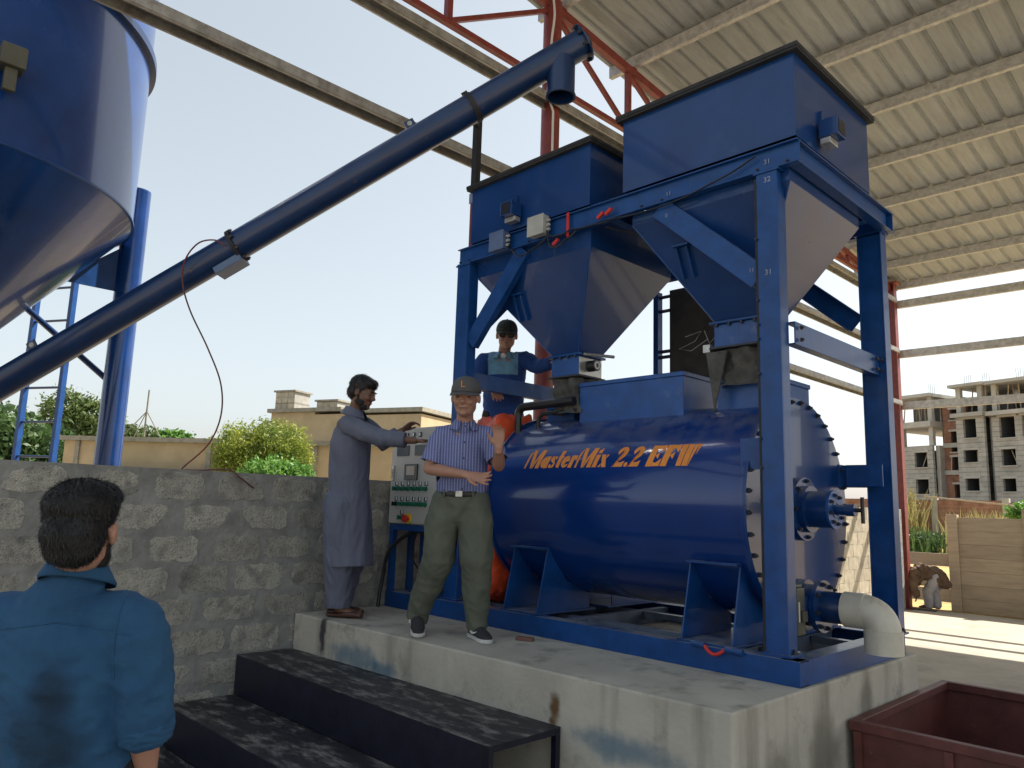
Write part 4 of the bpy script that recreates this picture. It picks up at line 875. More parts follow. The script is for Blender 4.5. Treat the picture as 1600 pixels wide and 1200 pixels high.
facade(10.45, 20, -.16, 10.4, [(11.07, 12.33, 8.55, 10.3), (11.08, 12.24, 6.24, 7.6), (11.06, 12.1, 4.1, 5.17), (12.9, 14.2, 8.55, 10.3), (12.9, 14.2, 6.24, 7.6), (12.9, 14.2, 4.1, 5.17), (16, 17.3, 6.24, 7.6), (16, 17.3, 8.55, 10.3)], m_apt, d=-.1)
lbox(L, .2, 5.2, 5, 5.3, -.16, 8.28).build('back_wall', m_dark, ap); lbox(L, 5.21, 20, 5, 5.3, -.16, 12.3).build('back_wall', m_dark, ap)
for a0, a1, d in ((4.951, 5.299, .5), (9.951, 10.449, .5), (7.501, 7.519, .2)): lbox(L, a0, a1, d, d+1.4, -.16, 8.3 if a0 < 5 else 10.5).build('pier', m_aptc, ap)
for z in (3.2, 5.65, 8.1): lbox(L, 5.301, 7.499, 1.0, 1.19, z, z+.4).build('floor_slab', m_aptc, ap)
lbox(L, .7, 1.9, 8, 8.2, 8.301, 9.97).build('inner_wall', m_dark, ap); lbox(L, 4.0, 5.2, 3, 3.2, 8.301, 9.97).build('inner_wall', m_dark, ap); lbox(L, .1, 5.2, -.5, 12, 9.98, 10.5).build('floor_slab', m_aptc, ap); lbox(L, 7.35, 10.2, -.9, 9, 10.52, 10.86).build('floor_slab', m_aptc, ap); lbox(L, 10.3, 20.4, -.7, 9, 10.45, 10.8).build('floor_slab', m_aptc, ap)
lbox(L, .1, 5.3, -.6, 12, 12.75, 13.05).build('roof_slab', m_aptc, ap); lbox(L, 5.31, 7.3, 1.3, 9, 12.41, 12.6).build('roof_slab', m_aptc, ap); lbox(L, 7.32, 10.4, -1.0, 9, 13.15, 13.4).build('roof_slab', m_aptc, ap); lbox(L, 10.41, 20.4, -.8, 9, 13.1, 13.38).build('roof_slab', m_aptc, ap)
for a in (.25, 1.7, 4.6): lbox(L, a, a+.4, .1, .5, 8.301, 9.979).build('concrete_column', m_aptc, ap); lbox(L, a, a+.35, 10, 10.4, 8.301, 9.979).build('concrete_column', m_aptc, ap)
for a in (.3, 4.6): lbox(L, a, a+.4, .1, .5, 10.501, 12.749).build('concrete_column', m_aptc, ap)
for a in (7.6, 9.5): lbox(L, a, a+.4, -.3, .1, 10.861, 13.149).build('concrete_column', m_aptc, ap)
for a in (10.6, 13.9, 17): lbox(L, a, a+.4, -.1, .3, 10.801, 13.099).build('concrete_column', m_aptc, ap)
for (a0, a1, z0, z1, d) in ((.35, 5.25, 10.5, 12.75, .6), (7.6, 10.1, 10.86, 13.15, .3), (10.7, 20, 10.8, 13.1, .3)):
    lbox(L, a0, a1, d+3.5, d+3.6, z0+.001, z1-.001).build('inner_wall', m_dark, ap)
    n_ = int((a1-a0)*3)
    for k in range(n_):
        a = a0+(k+.5)*(a1-a0)/n_; dd = d+random.uniform(-.4, 1.2); j = random.uniform(-.3, .3)
        MB().bar(L(a, dd, z0+.002), L(a+j, dd, z1-.002), .08, .08).build('timber_prop', m_wood, ap)
for a in (1.1, 4.8, 8.2, 9.8, 12.6, 14.1, 17.2):
    z = 13.05 if a < 5 else 13.4
    for k in range(4): MB().tube(L(a+.18*k, .2, z), L(a+.18*k+random.uniform(-.04, .04), .2, z+.9), .016, 4).build('rebar', m_bark, ap)
for h in ((3.5, 4.0, 6.4, 7.6), (8.6, 8.62, 6.6, 7.6), (11.9, 11.5, 6.3, 7.5), (6.2, 6.3, 6.0, 7.2)): MB().bar(L(h[0]+.2, .35, h[2]), L(h[1]+.2, .35, h[3]), .05, .05).build('timber_prop', m_plank, ap)
# brick boundary wall with plants
L = frame_of((-22, 50.6), (1, -.02))
bw = thing('brick_boundary_wall', 'weathered red brick boundary wall in front of the unfinished apartments', 'wall', tuple(L(6, 0, -.16)))
for i in range(8):
    lbox(L, i*4, i*4+3.6, 0, .23, -.16, 2.9-.12*max(0, i-2)).build('panel', m_brick, bw); lbox(L, i*4+3.61, i*4+3.99, -.05, .28, -.16, 3.05-.12*max(0, i-2)).build('pier', m_aptc, bw)
MB().bar((-14.5, 49.5, 3.1), (-7, 46, 2.35), .09, .09).build('pole', m_plank, bw)

# ------------------------------------------------------------------ vegetation
def leaves(nm, blobs, n, size, mt, parent, seed=0, aspect=.5, hollow=.4, clump=.17, up=0):
    r = np.random.default_rng(seed); vol = np.array([b[3]*b[4]*b[5] for b in blobs])**.67; pick = r.choice(len(blobs), n, p=vol/vol.sum()); B = np.array(blobs)[pick]
    nc = max(30, n//45); cd = r.normal(size=(nc, 3)); cd /= np.linalg.norm(cd, axis=1)[:, None]; cr_ = hollow+(1.04-hollow)*r.random(nc)**.6
    ci = r.integers(0, nc, n); d = cd[ci]*cr_[ci][:, None]+r.normal(size=(n, 3))*clump*(.5+.5*r.random((n, 1)))
    P = B[:, :3]+d*B[:, 3:6]
    a = r.normal(size=(n, 3)); a[:, 2] += up; a /= np.linalg.norm(a, axis=1)[:, None]; t = r.normal(size=(n, 3)); b = np.cross(a, t); b /= np.linalg.norm(b, axis=1)[:, None]
    s_ = size*(.6+.8*r.random((n, 1))); a = a*s_; b = b*s_*aspect
    V = np.stack([P-a*.5, P+b*.5, P+a*.5, P-b*.5], 1).reshape(-1, 3)-np.array(base(parent))
    me = bpy.data.meshes.new(nm); me.vertices.add(4*n); me.vertices.foreach_set('co', V.ravel()); me.loops.add(4*n); me.loops.foreach_set('vertex_index', np.arange(4*n, dtype=np.int32))
    me.polygons.add(n); me.polygons.foreach_set('loop_start', np.arange(0, 4*n, 4, dtype=np.int32)); me.polygons.foreach_set('loop_total', np.full(n, 4, dtype=np.int32)); me.update(); me.validate()
    return obj(nm, me, mt, parent)
def tree(nm, lbl, cat, x, y, zt, blobs, n, size, mt, seed, trunk=.14, aspect=.5, group=None):
    t = thing(nm, lbl, cat, (x, y, -.16), group)
    b = MB().path([(x, y, -.16), (x+.05, y, zt*.35), (x-.03, y+.05, zt*.75)], [trunk, trunk*.8, trunk*.45], 10)
    for k in range(5):
        bl = blobs[k % len(blobs)]; b.path([(x, y, zt*.4), ((x+bl[0])/2, (y+bl[1])/2, (zt*.5+bl[2])/2+.2), (bl[0], bl[1], bl[2]+bl[5]*.3)], [trunk*.5, trunk*.3, trunk*.1], 7)
    b.build('trunk', m_bark, t, smooth=60)
    leaves('crown', blobs, n, size, mt, t, seed, aspect)
    return t
tree('broadleaf_tree', 'dense dark green broadleaf tree behind the silo ladder', 'tree', -25.0, .9, 3.2, [(-25.4, .6, 2.6, 2.6, 2.2, 1.5), (-24.4, 1.9, 2.4, 1.6, 1.6, 1.1), (-26.5, -.8, 2.5, 2.2, 2, 1.8), (-24.2, 1.6, 1.5, 1.9, 1.5, 1.0)], 24000, .24, m_leafd, 1, .2)
tree('eucalyptus_tree', 'taller loose grey green tree between the ladder and the silo leg', 'tree', -38.1, 6.3, 4.8, [(-38.2, 6.0, 5.2, 1.2, 1.2, 1.2), (-37.7, 7.0, 5.0, 1.3, 1.3, 1.1), (-38.4, 6.4, 3.8, 1.7, 1.7, .9)], 8000, .26, m_leafg, 2, .15, .35)
for i, (x, y, z, r, lb_) in enumerate(((-38.6, 9.4, 4.5, .8, 'small dark round tree beyond the low ochre roof, left of three'), (-38.0, 10.9, 4.3, .8, 'middle of three small trees beyond the low ochre roof'), (-37.2, 12.4, 3.9, .9, 'right of three small trees beyond the low ochre roof, broadest'))):
    tree('far_tree', lb_, 'tree', x, y, z-.5, [(x, y, z, r*1.3, r*1.3, r*.75), (x+.8, y+.6, z-.5, r, r, r*.6)], 2600, .22, m_leafg if i != 1 else m_leafb, 10+i, .1, group='small trees beyond the ochre building')
tree('flowering_bush', 'big rounded yellow green bush in front of the ochre house', 'bush', -14.3, 4.25, 2.6, [(-14.55, 3.85, 2.72, .66, .66, .58), (-14.15, 4.4, 2.85, .64, .64, .55), (-14.3, 4.15, 2.3, .72, .72, .55), (-13.9, 4.7, 2.5, .42, .42, .45), (-14.75, 3.55, 2.4, .35, .35, .35)], 26000, .085, m_leafy, 20, .08, .3)
tree('green_shrub', 'bright green leafy shrub just over the wall top below the yellow bush', 'shrub', -13.2, 3.9, 2.0, [(-13.2, 3.85, 1.95, .72, .72, .55), (-13.0, 4.2, 2.15, .4, .4, .32)], 7000, .10, m_leafb, 21, .05, .5)
tree('courtyard_tree', 'bright green tree seen through the gap in the ochre house', 'tree', -24.0, 13.0, 2.6, [(-24.0, 12.7, 2.8, 1.5, 1.5, 1.2)], 4000, .2, m_leafb, 22, .1)
tree('background_tree', 'green tree line low behind the small ochre shed', 'tree', -24.5, 17.5, 3.0, [(-24.8, 17.2, 3.2, 2.4, 2.4, .9), (-22, 18.6, 3.0, 2, 2, .8)], 5000, .24, m_leafg, 23, .1)
tree('potted_shrub', 'low bright shrub against the ochre wall between the silo legs', 'shrub', -18.2, 2.2, 1.9, [(-18.4, 2.0, 1.95, .9, .6, .35)], 2500, .12, m_leafb, 24, .04)
# weeds before the brick wall
def weeds(nm, lbl, x, y, w_, h, n, mt, seed):
    r = np.random.default_rng(seed); t = thing(nm, lbl, 'weeds', (x, y, -.14)); b = MB()
    for k in range(n):
        px_, py_ = x+r.normal()*w_*.45, y+r.normal()*.7; hh = h*(.55+.6*r.random()); lx_, ly_ = r.normal()*.25*hh, r.normal()*.2*hh; ww = .03+.03*r.random()
        b.add([(px_-ww, py_, -.14), (px_+ww, py_, -.14), (px_+lx_*.5+ww*.6, py_+ly_*.4, hh*.6), (px_+lx_*.5-ww*.6, py_+ly_*.4, hh*.6), (px_+lx_, py_+ly_, hh)], [(0,1,2,3),(3,2,4)])
    b.build('stems', mt, t, kind='stuff'); leaves('leaves', [(x, y, h*.45, w_*.8, .8, h*.5)], n*7, .22, m_leafd if mt is not m_reed else m_reed, t, seed+5, .35)
weeds('weed_clump', 'dark green weeds at the foot of the brick wall beside the red column', -12.4, 41.5, 2.0, 1.15, 130, m_leafd, 31)
weeds('weed_clump', 'tall yellowish reeds above the plank fence in front of the brick wall', -9.0, 43.0, 2.4, 2.15, 420, m_reed, 32)
weeds('weed_clump', 'taller pale green reed clump rising above the brick wall', -15.2, 49.2, .6, 3.5, 90, m_reed, 33)
tree('small_tree', 'small bright green tree poking over the fence at the right edge', 'tree', -5.6, 32, 1.8, [(-5.4, 32, 2.0, .7, .7, .45)], 2500, .16, m_leafb, 34, .05)

# ------------------------------------------------------------------ people
def V3(a): return Vector(a)
def remesh(mb, name, voxel, smooth_it=4, wrinkle=None, off=(0, 0, 0)):
    me = mb.mesh(name+'_src', off); o = bpy.data.objects.new('tmp', me); COL.objects.link(o)
    m = o.modifiers.new('r', 'REMESH'); m.mode = 'VOXEL'; m.voxel_size = voxel; m.use_smooth_shade = True
    if smooth_it: q = o.modifiers.new('s', 'SMOOTH'); q.factor = .5; q.iterations = smooth_it
    dg = bpy.context.evaluated_depsgraph_get(); out = bpy.data.meshes.new_from_object(o.evaluated_get(dg)); out.name = name
    bpy.data.objects.remove(o); bpy.data.meshes.remove(me)
    if wrinkle:
        n = len(out.vertices); co = np.empty(n*3, np.float32); out.vertices.foreach_get('co', co); co = co.reshape(-1, 3)
        nr = np.empty(n*3, np.float32); out.vertex_normals.foreach_get('vector', nr); nr = nr.reshape(-1, 3)
        amp, fs = wrinkle; d = np.empty(n, np.float32)
        for i in range(n):
            p = co[i]; a = 0
            for (sx_, sy_, sz_, k, sh_) in fs: a += k*(.35-abs(noise.noise(Vector((p[0]*sx_+p[2]*sh_, p[1]*sy_-p[2]*sh_*.6, p[2]*sz_)))))
            d[i] = a*amp
        co = co+nr*d[:, None]; out.vertices.foreach_set('co', co.ravel().astype(np.float32)); out.update()
    return out
m_skin1 = M('skin_tan', (.40, .21, .145), .5, var=.08, scale=12, bump=.05, bscale=120)
m_skin2 = M('skin_brown', (.16, .08, .052), .5, var=.08, scale=12, bump=.05, bscale=120)
m_skin3 = M('skin_light_brown', (.27, .145, .10), .5, var=.08, scale=12, bump=.05, bscale=120)
m_lip = M('lip', (.20, .085, .068), .6); m_eye = M('eye_dark', (.02, .015, .012), .25); m_hair = M('black_hair', (.007, .007, .008), .55, var=.3, scale=30)
m_beard = M('dark_beard', (.02, .017, .016), .8, var=.3, scale=60, bump=.4, bscale=200)
m_denim = M('denim_shirt', (.014, .068, .16), .9, var=.14, scale=5, bump=.25, bscale=260, col2=(.02, .092, .195), extra=spots([(.13, -.10, 1.25, .075, 1.0, .8), (.08, -.15, 1.13, .09, 1, .8), (.16, -.06, 1.10, .10, .9, .8), (.10, -.12, .98, .12, .8, .75)], (.005, .022, .05), nscale=6, strength=.9), dust=(.025, .105, .21), dust_t=.62, dust_s=6)
m_kameez = M('grey_blue_kameez', (.125, .14, .20), .85, var=.1, scale=5, bump=.12, bscale=180)
m_trous = M('olive_grey_trousers', (.10, .112, .085), .85, var=.15, scale=7, bump=.12, bscale=160)
m_navyj = M('blue_work_jacket', (.008, .055, .24), .8, var=.15, bump=.1, bscale=100)
m_lightb = M('light_blue_yoke', (.15, .34, .50), .8, var=.1, bump=.1, bscale=100)
m_capg = M('grey_cap', (.085, .085, .09), .85, var=.1, bump=.15, bscale=200)
m_capc = M('dark_green_cap', (.05, .06, .05), .85, var=.5, scale=30)
m_belt = M('black_leather', (.012, .012, .012), .4); m_shoe = M('black_mesh_shoe', (.03, .03, .033), .8, bump=.3, bscale=200); m_sole = M('white_sole', (.6, .6, .58), .6)
m_brownsh = M('brown_leather', (.07, .03, .022), .45); m_dpants = M('black_trousers', (.015, .015, .018), .9)
m_brownk = M('brown_shawl', (.12, .075, .045), .9, var=.3, scale=7, bump=.2); m_greyp = M('pale_grey_trousers', (.4, .38, .4), .9)
def stripes(n, l, tc, mp, out, b):
    sp_ = n.new('ShaderNodeSeparateXYZ'); l.new(tc.outputs['Object'], sp_.inputs[0])
    a = n.new('ShaderNodeMath'); a.operation = 'MULTIPLY_ADD'; l.new(sp_.outputs[0], a.inputs[0]); a.inputs[1].default_value = .72
    b2 = n.new('ShaderNodeMath'); b2.operation = 'MULTIPLY'; l.new(sp_.outputs[1], b2.inputs[0]); b2.inputs[1].default_value = .70; l.new(b2.outputs[0], a.inputs[2])
    s_ = n.new('ShaderNodeMath'); s_.operation = 'MULTIPLY'; l.new(a.outputs[0], s_.inputs[0]); s_.inputs[1].default_value = 2*PI/.0185
    si = n.new('ShaderNodeMath'); si.operation = 'SINE'; l.new(s_.outputs[0], si.inputs[0])
    mr = n.new('ShaderNodeMapRange'); l.new(si.outputs[0], mr.inputs[0]); mr.inputs[1].default_value = .1; mr.inputs[2].default_value = .8; mr.inputs[3].default_value = 0; mr.inputs[4].default_value = .8
    z = n.new('ShaderNodeMath'); z.operation = 'MULTIPLY'; l.new(sp_.outputs[2], z.inputs[0]); z.inputs[1].default_value = 2*PI/.02
    sz = n.new('ShaderNodeMath'); sz.operation = 'SINE'; l.new(z.outputs[0], sz.inputs[0]); m2 = n.new('ShaderNodeMapRange'); l.new(sz.outputs[0], m2.inputs[0]); m2.inputs[1].default_value = -.5; m2.inputs[2].default_value = .3; m2.inputs[3].default_value = .85; m2.inputs[4].default_value = 1
    q = n.new('ShaderNodeMath'); q.operation = 'MULTIPLY'; l.new(mr.outputs[0], q.inputs[0]); l.new(m2.outputs[0], q.inputs[1])
    mx_ = n.new('ShaderNodeMixRGB'); l.new(q.outputs[0], mx_.inputs[0]); l.new(out, mx_.inputs[1]); mx_.inputs[2].default_value = (.33, .35, .54, 1); return mx_.outputs[0]
m_stripe = M('striped_blue_shirt', (.10, .125, .31), .85, var=.12, scale=6, bump=.1, bscale=150, extra=stripes)

def hand(mb, w, d, n, s=1.0, curl=(.2, .25, .3, .35), thumb=1, spread=.12, tcurl=.3):
    """palm and five fingers; w wrist, d direction of the fingers, n direction the palm looks, thumb = side sign"""
    w = V3(w); d = V3(d).normalized(); n = V3(n); n = (n-d*n.dot(d)).normalized(); sd = d.cross(n)*thumb   # thumb side
    mb.loft([w-d*.03*s, w+d*.005*s, w+d*.035*s, w+d*.065*s, w+d*.09*s], [.026*s, .028*s, .037*s, .041*s, .037*s], [.020*s, .018*s, .016*s, .015*s, .012*s], sd, 14)
    for k, (o, ln) in enumerate(((.031, .072), (.0105, .080), (-.0105, .075), (-.031, .058))):
        p = w+d*.082*s+sd*o*s; a = curl[k]; dd = (d+sd*(spread*(1.5-k)/1.5)).normalized(); P = [p-dd*.02*s, p]
        for j, f in enumerate((.45, .3, .25)):
            c_ = a*(j+.6); q = (dd*math.cos(c_)+n*math.sin(c_)); P.append(P[-1]+q*ln*f*s)
        mb.loft(P, [.0095*s, .0095*s, .009*s, .0085*s, .007*s], [.0085*s, .0088*s, .0085*s, .008*s, .0065*s], sd, 10)
    p = w+d*.022*s+sd*.026*s; t1 = (d*.62+sd*.78+n*.15).normalized(); t2 = (d*(.85)+sd*.35+n*tcurl).normalized()
    mb.loft([p-t1*.012*s, p+t1*.03*s, p+t1*.03*s+t2*.03*s, p+t1*.03*s+t2*.056*s], [.014*s, .013*s, .0105*s, .008*s], [.013*s, .012*s, .010*s, .0075*s], n, 10)
def head(mb, c, f, u, s=1.0, face=True):
    """f looks forward, u is up"""
    f = V3(f).normalized(); u = V3(u); u = (u-f*u.dot(f)).normalized(); r = f.cross(u); A = Matrix((r, f, u)).transposed(); c = V3(c)
    E_ = lambda x, y, z, a, b, d: mb.ell(c+A@Vector((x*s, y*s, z*s)), a*s, b*s, d*s, A)
    E_(0, -.012, .035, .076, .095, .085); E_(0, .020, -.010, .069, .074, .095); E_(0, .040, -.072, .049, .046, .038); E_(0, .008, -.045, .066, .066, .06)
    if face:
        E_(0, .083, .030, .050, .016, .012); E_(.034, .070, -.018, .024, .024, .022); E_(-.034, .070, -.018, .024, .024, .022)
        mb.loft([c+A@Vector(p)*s for p in ((0, .086, .022), (0, .100, .0), (0, .112, -.018), (0, .101, -.026))], [.009*s, .011*s, .015*s, .012*s], [.009*s, .010*s, .011*s, .008*s], r, 10)
        E_(.011, .096, -.023, .009, .010, .008); E_(-.011, .096, -.023, .009, .010, .008)
        E_(0, .088, -.049, .026, .012, .008); E_(0, .084, -.060, .022, .013, .008); E_(0, .078, -.085, .024, .020, .016)
    for k in (-1, 1): E_(k*.081, -.004, .0, .010, .020, .032)
    return A
def facebits(root, c, A, s=1.0, glasses=False):
    c = V3(c); P = lambda x, y, z: c+A@Vector((x, y, z))*s; o = base(root)
    for k in (-1, 1):
        if not glasses:
            MB().ell(P(k*.032, .0835, .010), .0125*s, .006*s, .0048*s, A, 12, 8).build('eye', m_eye, root, smooth=180)
            MB().ell(P(k*.032, .087, .0145), .017*s, .006*s, .0035*s, A, 12, 8).build('eyelid', m_skin3, root, smooth=180)
        b = MB().path([P(k*.014, .097, .028), P(k*.034, .096, .033), P(k*.054, .082, .027)], [.0035*s, .0042*s, .002*s], 8).build('eyebrow', m_hair, root, smooth=180)
    MB().path([P(-.024, .090, -.054), P(-.012, .0985, -.0525), P(0, .1005, -.0535), P(.012, .0985, -.0525), P(.024, .090, -.054)], [.001*s, .0028*s, .0032*s, .0028*s, .001*s], 8).build('mouth', m_lip, root, smooth=180)
    if glasses:
        for k in (-1, 1): MB().ell(P(k*.034, .096, .008), .029*s, .005*s, .021*s, A, 20, 10).build('sunglass_lens', m_black, root, smooth=180)
        MB().path([P(-.08, .0, .016), P(-.066, .085, .016), P(0, .104, .018), P(.066, .085, .016), P(.08, 0, .016)], .0025*s, 6).build('sunglass_frame', m_black, root, smooth=60)
def tufts(name, me_src, n, ln, wd, mt, parent, seed, flow=(0, 0, -1), lift=.35, wave=.25):
    r = np.random.default_rng(seed); me = me_src; nv = len(me.vertices); b = MB(); fl_ = Vector(flow)
    idx = r.integers(0, nv, n)
    for i in idx:
        v = me.vertices[int(i)]; p = v.co.copy(); nn = v.normal.copy(); t = (fl_-nn*fl_.dot(nn)); 
        if t.length < .05: t = nn.orthogonal()
        t = t.normalized()+Vector(r.normal(size=3))*wave; l_ = ln*(.5+r.random()); sd = nn.cross(t).normalized()*wd
        a = p+nn*.001; m_ = a+t*l_*.5+nn*l_*lift*.6; e = a+t*l_+nn*l_*lift*(.2+.5*r.random())
        b.add([a-sd, a+sd, m_+sd*.7, m_-sd*.7, e], [(0,1,2,3),(3,2,4)])
    me2 = bpy.data.meshes.new(name); me2.from_pydata([tuple(p) for p in b.v], [], b.f); return obj(name, me2, mt, parent, kind='stuff')
def sleevept(sc, a, b, ts):
    z = Vector((0, 0, 1)); o = (a-sc)
    return [sc.lerp(a, .5)-z*.006, sc.lerp(a, .78)-z*.012, a.lerp(b, .07)-o*.06, a.lerp(b, .22)-o*.01]+[a.lerp(b, t) for t in ts]
def limb(mb, pts, r, side=(1, 0, 0), fl=1.0): mb.loft(pts, r, [x*fl for x in r], side, 16)

def person(lbl, org, J, face, hf, hu, skin, sc=1.0, arms=None, legs_=True, seed=1, group=None, voxel=.0065, hs_=1.0):
    """continuous skin body; joints J are world positions"""
    J = {k: V3(v) for k, v in J.items()}; mb = MB(); sd = (J['shR']-J['shL']).normalized()
    A = head(mb, J['head'], hf, hu, hs_)
    sc_ = (J['shL']+J['shR'])/2; nk = J['neck']
    hv = J['head']-V3(hf).normalized()*.012
    mb.loft([sc_.lerp(nk, .3), nk, nk.lerp(hv, .7)], [.07*sc, .056*sc, .054*sc], [.06*sc, .054*sc, .052*sc], sd, 16)
    pel = (J['hipL']+J['hipR'])/2 if 'hipL' in J else J['waist']-Vector((0, 0, .1))
    mb.loft([pel, J['waist'], J['chest'], sc_-Vector((0, 0, .03))], [.13*sc, .125*sc, .14*sc, .12*sc], [.09*sc, .09*sc, .10*sc, .07*sc], sd, 18)
    for k in 'LR':
        a, b, c_ = J['sh'+k], J['el'+k], J.get('wr'+k)
        limb(mb, [sc_.lerp(a, .6), a, a.lerp(b, .5), b], [.05*sc, .052*sc, .046*sc, .040*sc])
        if c_ is not None: limb(mb, [b, b.lerp(c_, .3), b.lerp(c_, .75), c_], [.040*sc, .041*sc, .031*sc, .026*sc])
        if arms and k in arms: hand(mb, c_, *arms[k])
        if legs_:
            h, kn, an = J['hip'+k], J['kn'+k], J['an'+k]
            limb(mb, [h, h.lerp(kn, .4), kn, kn.lerp(an, .35), an], [.08*sc, .075*sc, .052*sc, .052*sc, .034*sc])
            ft = J.get('toe'+k, an+V3(face)*.18-Vector((0, 0, .05)))
            mb.loft([an-Vector((0, 0, .03)), an.lerp(ft, .4)-Vector((0, 0, .02)), ft], [.032, .036, .036], [.032, .026, .014], sd, 12)
    me = remesh(mb, 'person', voxel, 3, off=org)
    o = obj('person', me, skin, None); o.location = org; tag(o, lbl, 'person', group)
    return o, J, A
def cloth(nm, mb, root, mt, voxel=.008, amp=.010, fs=((9, 9, 4, 1, 2), (22, 22, 12, .5, 5)), it=5):
    return obj(nm, remesh(mb, nm, voxel, it, (amp, fs), base(root)), mt, root)
def open_arm(o, a, b, t, rr):   # trims a sleeve at fraction t of the segment a-b, touching only what lies within rr of that line
    bm = bmesh.new(); bm.from_mesh(o.data); o0 = base(o.parent); a = V3(a)-o0; b = V3(b)-o0; d = (b-a).normalized(); p = a+(b-a)*t
    dele = [v for v in bm.verts if (v.co-p).dot(d) > 0 and ((v.co-a)-d*(v.co-a).dot(d)).length < rr and (v.co-p).dot(d) < .2]
    bmesh.ops.delete(bm, geom=dele, context='VERTS'); bm.to_mesh(o.data); bm.free()
def open_end(o, p, n, rr=9):   # trims cloth beyond a plane (cuffs, hems, necks) with a clean edge
    bm = bmesh.new(); bm.from_mesh(o.data); L0 = V3(p)-base(o.parent); n = V3(n).normalized()
    vs_ = [v for v in bm.verts if (v.co-L0).length < rr]; es = [e for e in bm.edges if all((v.co-L0).length < rr for v in e.verts)]; fs = [f for f in bm.faces if all((v.co-L0).length < rr for v in f.verts)]
    bmesh.ops.bisect_plane(bm, geom=vs_+es+fs, plane_co=L0, plane_no=n, clear_outer=True); bm.to_mesh(o.data); bm.free()
    return o
def solid(o, t=.004):
    m = o.modifiers.new('t', 'SOLIDIFY'); m.thickness = t; m.offset = -1; return o
def torso(mb, J, w, dp, low=None, lw=None, shz=.0, top=.075):
    sd = (J['shR']-J['shL']).normalized(); sc_ = (J['shL']+J['shR'])/2; nk = J['neck']; P = [J['waist'], J['waist'].lerp(J['chest'], .5), J['chest'], J['chest'].lerp(sc_, .6), sc_+Vector((0, 0, .015+shz)), nk-Vector((0, 0, top))]
    rx = [w[0], w[1], w[2], w[3], w[4], .068]; ry = [dp[0], dp[1], dp[2], dp[3], dp[4], .066]
    if low: P = [V3(l) for l in low]+P; rx = list(lw[0])+rx; ry = list(lw[1])+ry
    mb.loft(P, rx, ry, sd, 24)
def collar(root, nk, A_f, sd, r=.07, h=.035, mt=None, open_=True, fl_=1.0):
    """folded shirt collar round the neck"""
    f = V3(A_f); f.z = 0; f.normalize(); s_ = Vector((0, 0, 1)).cross(f)*-1; b = MB(); n = 28; v = []; 
    for i in range(n+1):
        a = R_(25 if open_ else 8)+(2*PI-2*R_(25 if open_ else 8))*i/n
        d = f*math.cos(a)+s_*math.sin(a); fr_ = (1+math.cos(a))/2
        for k, (rr, z) in enumerate(((r*.86, -.012), (r*.83, h*.8), (r*.90, h*.9), (r*(1+.30*fl_)+.012*fr_, -.012-.025*fr_), (r*(1+.25*fl_)+.012*fr_, -.020-.025*fr_))):
            v.append(nk+d*rr+Vector((0, 0, z-.028*fr_)))
    m_ = 5; fc = [(i*m_+k, i*m_+k+1, (i+1)*m_+k+1, (i+1)*m_+k) for i in range(n) for k in range(m_-1)]
    o = b.add(v, fc).build('collar', mt, root, smooth=50); return solid(o, .003)
def shoe(root, heel, toe, s, mt, sole=None, up=Vector((0, 0, 1)), w=.045):
    heel, toe = V3(heel), V3(toe); d = (toe-heel).normalized(); L_ = (toe-heel).length; n = (up-d*up.dot(d)).normalized(); sd = d.cross(n); mb = MB()
    mb.loft([heel+d*L_*t+n*h for t, h in ((.06, .045), (.25, .055), (.45, .048), (.7, .036), (.93, .026))], [w*.72, w*.8, w*.86, w*1.0, w*.72], [.042, .05, .040, .028, .018], sd, 18)
    mb.loft([heel+d*L_*.12+n*.06, heel+d*L_*.16+n*.105], [w*.68, w*.62], [.042, .042], sd, 14)
    o = cloth('shoe', mb, root, mt, .005, .002)
    if sole:
        pr = [(0, .55), (.02, .75), (.12, .86), (.35, .8), (.55, .86), (.72, 1.02), (.88, .95), (.97, .62), (1.0, .2)]; pl = [(t, x) for t, x in pr]+[(t, -x) for t, x in reversed(pr)]
        q = MB().prism([heel+d*L_*t+sd*x*w+n*.0 for t, x in pl], n*.024).build('sole', sole, o, bevel=.003)
    return o

# ---- man in the cap, walking on the plinth
OC = (-2.15, -.48, .8)
JC = dict(head=(-1.924, -.607, 2.335), neck=(-1.972, -.566, 2.215), chest=(-2.015, -.534, 2.02), waist=(-2.045, -.51, 1.755), shL=(-2.088, -.655, 2.115), elL=(-2.125, -.725, 1.875), wrL=(-1.80, -.675, 1.835), shR=(-1.868, -.445, 2.115), elR=(-1.765, -.44, 1.905), wrR=(-1.640, -.565, 2.01),
          hipL=(-2.105, -.56, 1.66), hipR=(-1.99, -.455, 1.66), knL=(-2.137, -.60, 1.30), knR=(-1.915, -.47, 1.30), anL=(-2.36, -.575, .915), anR=(-1.965, -.40, .90), toeL=(-2.24, -.66, .835), toeR=(-1.80, -.46, .835))
fc_ = Vector((.78, -.62, 0))
pc, J, A = person('man in a grey cap, checked short sleeved shirt and olive trousers walking on the plinth', OC, JC, fc_, (.62, -.77, -.14), (0, 0, 1), m_skin1,
    arms={'L': ((.86, .45, -.18), (.4, -.5, .55), 1.08, (.12, .2, .26, .3), 1, .22, .1), 'R': ((.08, -.1, 1), (.55, -.83, 0), 1.0, (.3, .35, .42, .5), -1, .16, .3)}, hs_=1.09)
facebits(pc, J['head'], A, 1.09)
mb = MB(); torso(mb, J, (.168, .168, .168, .150, .100), (.138, .140, .130, .115, .078), low=[J['waist']-Vector((0, 0, .045))], lw=([.160], [.13]))
for k in 'LR':
    a, b = J['sh'+k], J['el'+k]; e = a.lerp(b, .86); limb(mb, sleevept((J['shL']+J['shR'])/2, a, b, (.5, .84)), [.060, .064, .066, .068, .070, .075], fl=1)
